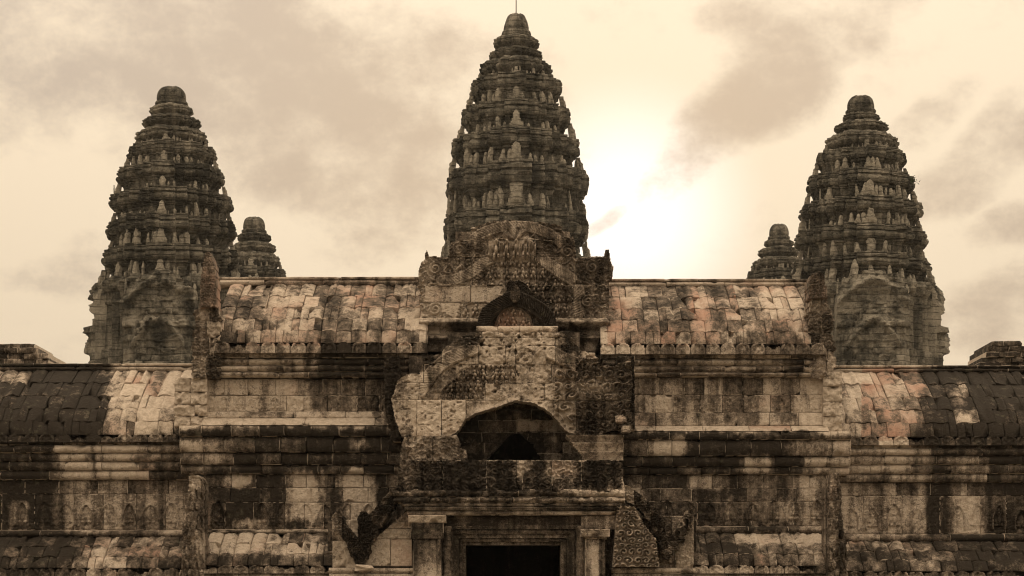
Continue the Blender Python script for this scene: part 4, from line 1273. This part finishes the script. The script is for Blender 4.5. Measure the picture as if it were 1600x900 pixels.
def tower(name, label, cxp, D, crown, tiers, body, seed, group, porch=None, z_foot=13.5):
    k = D / F
    x0 = float(X(cxp, D))
    r = root(name, label, 'tower', (x0, D, z_foot), group)
    zz = lambda py: float(Z(py, D)) - z_foot
    rnd = random.Random(seed)
    # crowning bud
    ct, cb, ch, ch2 = crown
    H = zz(ct) - zz(cb)
    lv = [(0, 0.93), (0.10, 1.0), (0.22, 1.0), (0.29, 0.95), (0.31, 0.84), (0.42, 0.86), (0.55, 0.82), (0.7, 0.74), (0.84, 0.65), (0.94, 0.57), (1.0, 0.46)] if ct < 100 else [(0, 0.90), (0.14, 1.0), (0.24, 0.98), (0.27, 0.84), (0.40, 0.88), (0.55, 0.87), (0.7, 0.83), (0.84, 0.74), (0.94, 0.62), (1.0, 0.46)]
    loft(r, 'crown_bud', [(zz(cb) + t * H, f * ch * k) for t, f in lv], 0.95, seed + 9, 0.3, 0.03, lobes=16, lob=0.03)
    # tiers
    last = len(tiers) - 1
    for i, (yb, yt, hw) in enumerate(tiers):
        z0, z1 = zz(yb), zz(yt)
        small = i < 3
        prof = LOTUS if small else TIER
        R = hw * k / (1.06 if small else 1.085)
        tier = loft(r, 'tower_tier', [(z0 - 0.12, prof[0][1] * R)] + [(z0 + t * (z1 - z0), f * R) for t, f in prof], (0.75, 0.65, 0.45)[i] if small else 0.0, seed + i * 3.3, 0.55, 0.026,
             lobes=14 if small else 0, lob=0.07 if small else 0, stain_shade=0.62 if small else 0.69)
        # upright antefixes standing on the cornice below, in front of this tier's wall
        if i >= 2:
            Rb = tiers[i + 1][2] * k / 1.085 * 0.92 if i < last else R * 0.99
            Rb = min(Rb, R * 1.05)
            hgt = (z1 - z0) * (0.36 if i > 2 else 0.28)
            for p in STANDS:
                if p[1] > 0.45 or rnd.random() < (0.42 if abs(p[0]) < 0.8 else 0.88):
                    continue
                kind = rnd.choice((0, 1, 1, 0, 3)) if abs(p[0]) < 0.8 else 2
                sc = hgt * rnd.choice((rnd.uniform(0.35, 0.7), rnd.uniform(0.7, 1.1), rnd.uniform(1.0, 1.6)))
                edge = abs(p[0]) > 0.8
                f_ = 1.0 if edge else 0.965
                sc *= 1.15 if edge else 1.0
                px, py = p[0] * Rb * f_, p[1] * Rb * f_
                a = math.atan2(p[0], -p[1])
                a = round(a / (math.pi / 4)) * math.pi / 4
                link('antefix', ANTE[kind][rnd.randrange(3)], tier, (px, py, z0 - 0.06), (rnd.uniform(-0.05, 0.1), rnd.uniform(-0.12, 0.12), a + rnd.uniform(-0.15, 0.15)), (sc, sc * (0.32 if edge else 0.9), sc))
            for (dx, dy, a) in ((0, -1, 0), (1, 0, math.pi / 2), (-1, 0, -math.pi / 2)):
                sc = (z1 - z0) * rnd.uniform(0.42, 0.64)
                link('niche_antefix', ANTE[3][rnd.randrange(3)], tier, (dx * Rb * 1.02, dy * Rb * 1.02, z0 - 0.08), (0, 0, a), (sc * 1.1, sc, sc))
    # lower body down to the terrace
    yb, yt, hw = body
    z0, z1 = zz(yb), zz(yt)
    R = hw * k / 1.03
    Hh = z1 - z0
    lv = [(-z_foot * 0 - max(0, z0) * 1.0, 1.08), (-0.1, 1.03), (0.0, 1.02), (0.10, 1.01), (0.11, 0.97), (0.3, 0.955), (0.6, 0.95), (0.66, 0.95), (0.67, 0.97), (0.70, 0.97), (0.71, 0.95), (0.80, 0.96),
          (0.84, 1.0), (0.88, 1.02), (0.89, 1.0), (0.94, 1.02), (1.0, 0.97)]
    levels = [(0.0, 1.05 * R)] + [(z0 + t * Hh, f * R) for t, f in lv[1:]]
    loft(r, 'tower_body', levels, 0.0, seed + 40, 0.55, 0.012, stain_shade=0.6)
    if porch:
        for (proj, wid, ytop, ypk) in porch:
            for (dx, dy, a) in ((0, -1, 0), (1, 0, math.pi / 2), (-1, 0, -math.pi / 2)):
                zt, zp = zz(ytop), zz(ypk)
                w = wid * R
                xs = np.linspace(-w, w, 41)
                z = np.linspace(0.0, zp, 121)
                PX, PZ = np.meshgrid(xs, z)
                u = PX / w
                top = zt + (zp - zt) * np.clip(1 - np.abs(u) ** 1.6, 0, 1) + 0.05 * R * np.abs(np.sin(u * 9)) * (np.abs(u) < 0.97)
                c4 = lambda A: 0.25 * (A[:-1, :-1] + A[1:, :-1] + A[:-1, 1:] + A[1:, 1:])
                keep = c4(PZ) < c4(top)
                arch = np.abs(PZ - (zt - 0.6 + (zp - zt) * np.clip(1 - np.abs(u) ** 1.6, 0, 1)))
                H = 0.45 * np.exp(-(arch / 0.3) ** 2) * (fbm(PX * 1.5, PZ * 1.5, seed, 2) > -0.12) + 0.16 * foliage(PX * 14, PZ * 14, 13, seed) * (PZ > zt - 2.2) * (np.abs(u) < 0.85)
                H = H + 0.4 * (np.abs(np.abs(u) - 0.72) < 0.14) * (PZ < zt - 1.6) + 0.28 * ((PZ > zt - 2.1) & (PZ < zt - 1.7)) - 0.7 * ((np.abs(u) < 0.42) & (PZ < zt - 2.5))
                H = H + 0.18 * fbm(PX * 3.0, PZ * 3.0, seed + proj, 4) + 0.3 * _hash(np.floor(PX * 1.3 + np.floor(PZ * 2.2) * 0.4), np.floor(PZ * 2.2), np.floor(PZ * 0) + 3)
                P = np.stack([PX, -proj * R - H, PZ], -1)
                B = np.stack([PX, -0.7 * R + 0 * PX, PZ], -1)
                c, s = math.cos(a), math.sin(a)
                rot = lambda A: np.stack([A[..., 0] * c - A[..., 1] * s, A[..., 0] * s + A[..., 1] * c, A[..., 2]], -1)
                s_ = 0.48 + 1.3 * fbm(PX * 0.9, PZ * 0.9, seed * 2.2 + dx, 3)
                me = grid_mesh('tower_porch', rot(P), rot(B), keep, s_, 0.0, M_TOWER)
                po = link('tower_porch', me, r)
                for sx in (-1, -0.5, 0.5, 1):
                    sc = 1.3 * rnd.uniform(0.7, 1.2)
                    q = rot(np.array([[sx * w * 0.95, -proj * R * 0.97, zt + (zp - zt) * max(0, 1 - abs(sx) ** 1.6) - 0.25]]))[0]
                    link('antefix', ANTE[rnd.choice((0, 2))][rnd.randrange(3)], po, tuple(q), (0, 0, a), (sc, sc, sc))
    return r


TG = 'lotus bud towers of the temple'
tc_ = tower('temple_tower', 'tallest lotus bud stone tower rising behind the central gables, with thin rod on top', 806.5, 163.5, (23.5, 61, 22.5, 0),
            [(81, 60, 35), (98, 80, 41), (128, 98, 55), (173, 128, 73), (220, 173, 87), (272, 220, 102), (340, 272, 114), (408, 340, 117)], (520, 408, 120), 3, TG)
rod = [(0, 0.05), (3.4, 0.03)]
th = np.linspace(0, 2 * np.pi, 9)[:-1]
zt = float(Z(24, 163.5)) - 13.5 - 0.3
V = np.concatenate([np.stack([a * np.cos(th), a * np.sin(th), 0 * th + zt + z], -1) for z, a in rod])
fs = [[i, (i + 1) % 8, 8 + (i + 1) % 8, 8 + i] for i in range(8)] + [list(range(8, 16))]
link('lightning_rod', mesh('lightning_rod', V, fs, 0.5, 0, M_METAL), tc_)
PORCH = [(0.97, 0.50, 478, 440), (1.03, 0.36, 540, 500)]
tower('temple_tower', 'large dark lotus bud stone tower standing left, above the pale end of the left wing', 268, 140, (137, 168, 25, 0),
      [(185, 167, 33), (205, 185, 44), (232, 205, 53.5), (268, 232, 70), (308, 268, 84), (350, 308, 96), (396, 350, 104), (444, 396, 109)], (566, 444, 113), 5, TG, PORCH)
tr = tower('temple_tower', 'large dark lotus bud stone tower standing right, with a tiny plant on its edge', 1345, 140, (151, 180, 23, 0),
           [(193, 179, 28.5), (212, 193, 41), (241, 212, 54.5), (277, 241, 71), (321, 277, 84), (365, 321, 96), (409, 365, 105), (452, 409, 109)], (570, 452, 114), 8, TG, PORCH)
tower('temple_tower', 'small far lotus bud tower peeping over the left roof beside the large left tower', 397, 187, (340, 367, 19, 0),
      [(381, 366, 26), (398, 381, 33), (422, 398, 40), (448, 422, 51), (478, 448, 62)], (560, 478, 70), 11, TG)
tower('temple_tower', 'small far lotus bud tower peeping over the right roof beside the large right tower', 1217, 187, (351, 377, 17, 0),
      [(388, 376, 23), (405, 388, 31), (425, 405, 40), (451, 425, 51), (480, 451, 62)], (560, 480, 70), 14, TG)

# ================================================================== ruined stubs on the skyline
def ruin(label, cxp, rows):
    D = 75.0
    r = root('ruined_tower', label, 'ruin', (float(X(cxp, D)), D, 0), 'ruined tower stubs on the skyline')
    for (ya, yb, xa, xb) in rows:
        masonry(r, 'ruin_stone', [ya, yb], xa, xb, D, bw=(16, 34), depth=3.0, res=3, rough=0.08, chip=0.9, stain_shade=0.86, jit=0.12)
    V, fs = box_verts(float(X(rows[-1][2], D)) + 0.1, float(X(rows[-1][3], D)) - 0.1, D + 0.5, D + 3.2, 0, float(Z(rows[-1][0] + 2, D)))
    link('ruin_core', mesh('ruin_core', np.array(V) - root_loc(r), fs, 0.9), r)


ruin('low blackened ruined stone stub on the skyline at the far left edge', 20, [(537, 544, -60, 54), (544, 552, -60, 60), (552, 561, -60, 76), (561, 575, -60, 76), (575, 600, -70, 82)])
ruin('stepped ruined stone stub on the skyline at the far right edge', 1580, [(533, 541, 1550, 1596), (541, 550, 1543, 1660), (550, 558, 1540, 1660), (558, 566, 1535, 1660), (566, 580, 1530, 1660), (580, 600, 1526, 1670)])


# ================================================================== loose stones and the little plant
def loose(label, px, py, Y, rx, ry, seed, stain_shade, tint):
    n, m = 7, 9
    a = np.linspace(0, np.pi, n)
    b = np.linspace(0, 2 * np.pi, m, endpoint=False)
    A, Bb = np.meshgrid(a, b, indexing='ij')
    d = np.stack([np.sin(A) * np.cos(Bb), np.sin(A) * np.sin(Bb), np.cos(A)], -1)
    d = np.sign(d) * np.abs(d) ** 0.55
    f = 1 + 1.1 * fbm(d[..., 0] * 1.4 + seed, d[..., 1] * 1.4, d[..., 2] * 1.4, 3)
    k = Y / F
    P = d * f[..., None] * np.array([rx * k, 0.8 * max(rx, ry) * k, ry * k])
    P[..., 2] += ry * k
    idx = np.arange(n * m).reshape(n, m)
    nx = np.roll(idx, -1, 1)
    fs = np.stack([idx[:-1], idx[1:], nx[1:], nx[:-1]], -1).reshape(-1, 4)
    me = mesh('loose_stone', P.reshape(-1, 3), fs, stain_shade, tint)
    o = link('loose_stone', me, None, (float(X(px, Y)), Y, float(Z(py, Y))))
    o['label'] = label
    o['category'] = 'stone'
    o['group'] = 'loose stones on the ledges'


loose('reddish broken stone lodged at the right edge of the middle gable', 970, 661, 44.95, 9, 6, 1.0, 0.62, 0.9)
loose('pale rounded stone below the reddish one right of the middle gable', 978, 677, 44.85, 8, 6, 5.0, 0.6, 0.2)
loose('long pale stone lying on the ledge left of the doorway pier', 569, 893, 44.42, 14, 5, 8.0, 0.1, 0.0)

shrub = root('small_shrub', 'tiny leafy plant sprouting from the right edge of the large right tower', 'plant', (float(X(1421, 139)), 139.0, float(Z(284, 139))))
V, fs, SV, SF = [], [], [], []
rs = random.Random(4)
for i in range(90):
    c = np.array([rs.gauss(0.12, 0.22), rs.gauss(0, 0.15), rs.gauss(0.05, 0.16)])
    u = np.array([rs.gauss(0, 1) for _ in range(3)])
    u /= np.linalg.norm(u)
    w = np.cross(u, (0.3, 0.5, 0.8))
    n0 = len(V)
    V += [c - u * 0.09, c + w * 0.03, c + u * 0.09, c - w * 0.03]
    fs.append([n0, n0 + 1, n0 + 2, n0 + 3])
o = link('foliage', mesh('foliage', np.array(V), fs, 0, 0, M_LEAF), shrub)
o['kind'] = 'stuff'
for i in range(5):
    e = np.array([rs.uniform(-0.1, 0.4), rs.uniform(-0.1, 0.1), rs.uniform(-0.1, 0.3)])
    n0 = len(SV)
    for q in (np.array([-0.35, 0, -0.12]), e):
        SV += [q + (0, 0, 0.015), q + (0.013, 0, -0.01), q + (-0.013, 0.01, -0.01)]
    SF += [[n0, n0 + 1, n0 + 4, n0 + 3], [n0 + 1, n0 + 2, n0 + 5, n0 + 4], [n0 + 2, n0, n0 + 3, n0 + 5]]
link('stem', mesh('stem', np.array(SV), SF, 0, 0, M_LEAF), shrub)


# ================================================================== the evening air between the gallery and the far towers
V, fs = box_verts(-3100, 3100, -600, 6100, -1.0, 58.0)
hz = link('haze', mesh('haze', np.array(V, float), fs))
hz['kind'] = 'stuff'
hm = bpy.data.materials.new('evening_haze')
hm.use_nodes = True
T = NT(hm.node_tree)
pv = T.n('ShaderNodeVolumePrincipled')
pv.inputs['Color'].default_value = (0.95, 0.93, 0.90, 1)
pv.inputs['Density'].default_value = 0.0001
pv.inputs['Anisotropy'].default_value = 0.3
ho = T.n('ShaderNodeOutputMaterial')
T.t.links.new(pv.outputs[0], ho.inputs['Volume'])
hz.data.materials.clear()
hz.data.materials.append(hm)
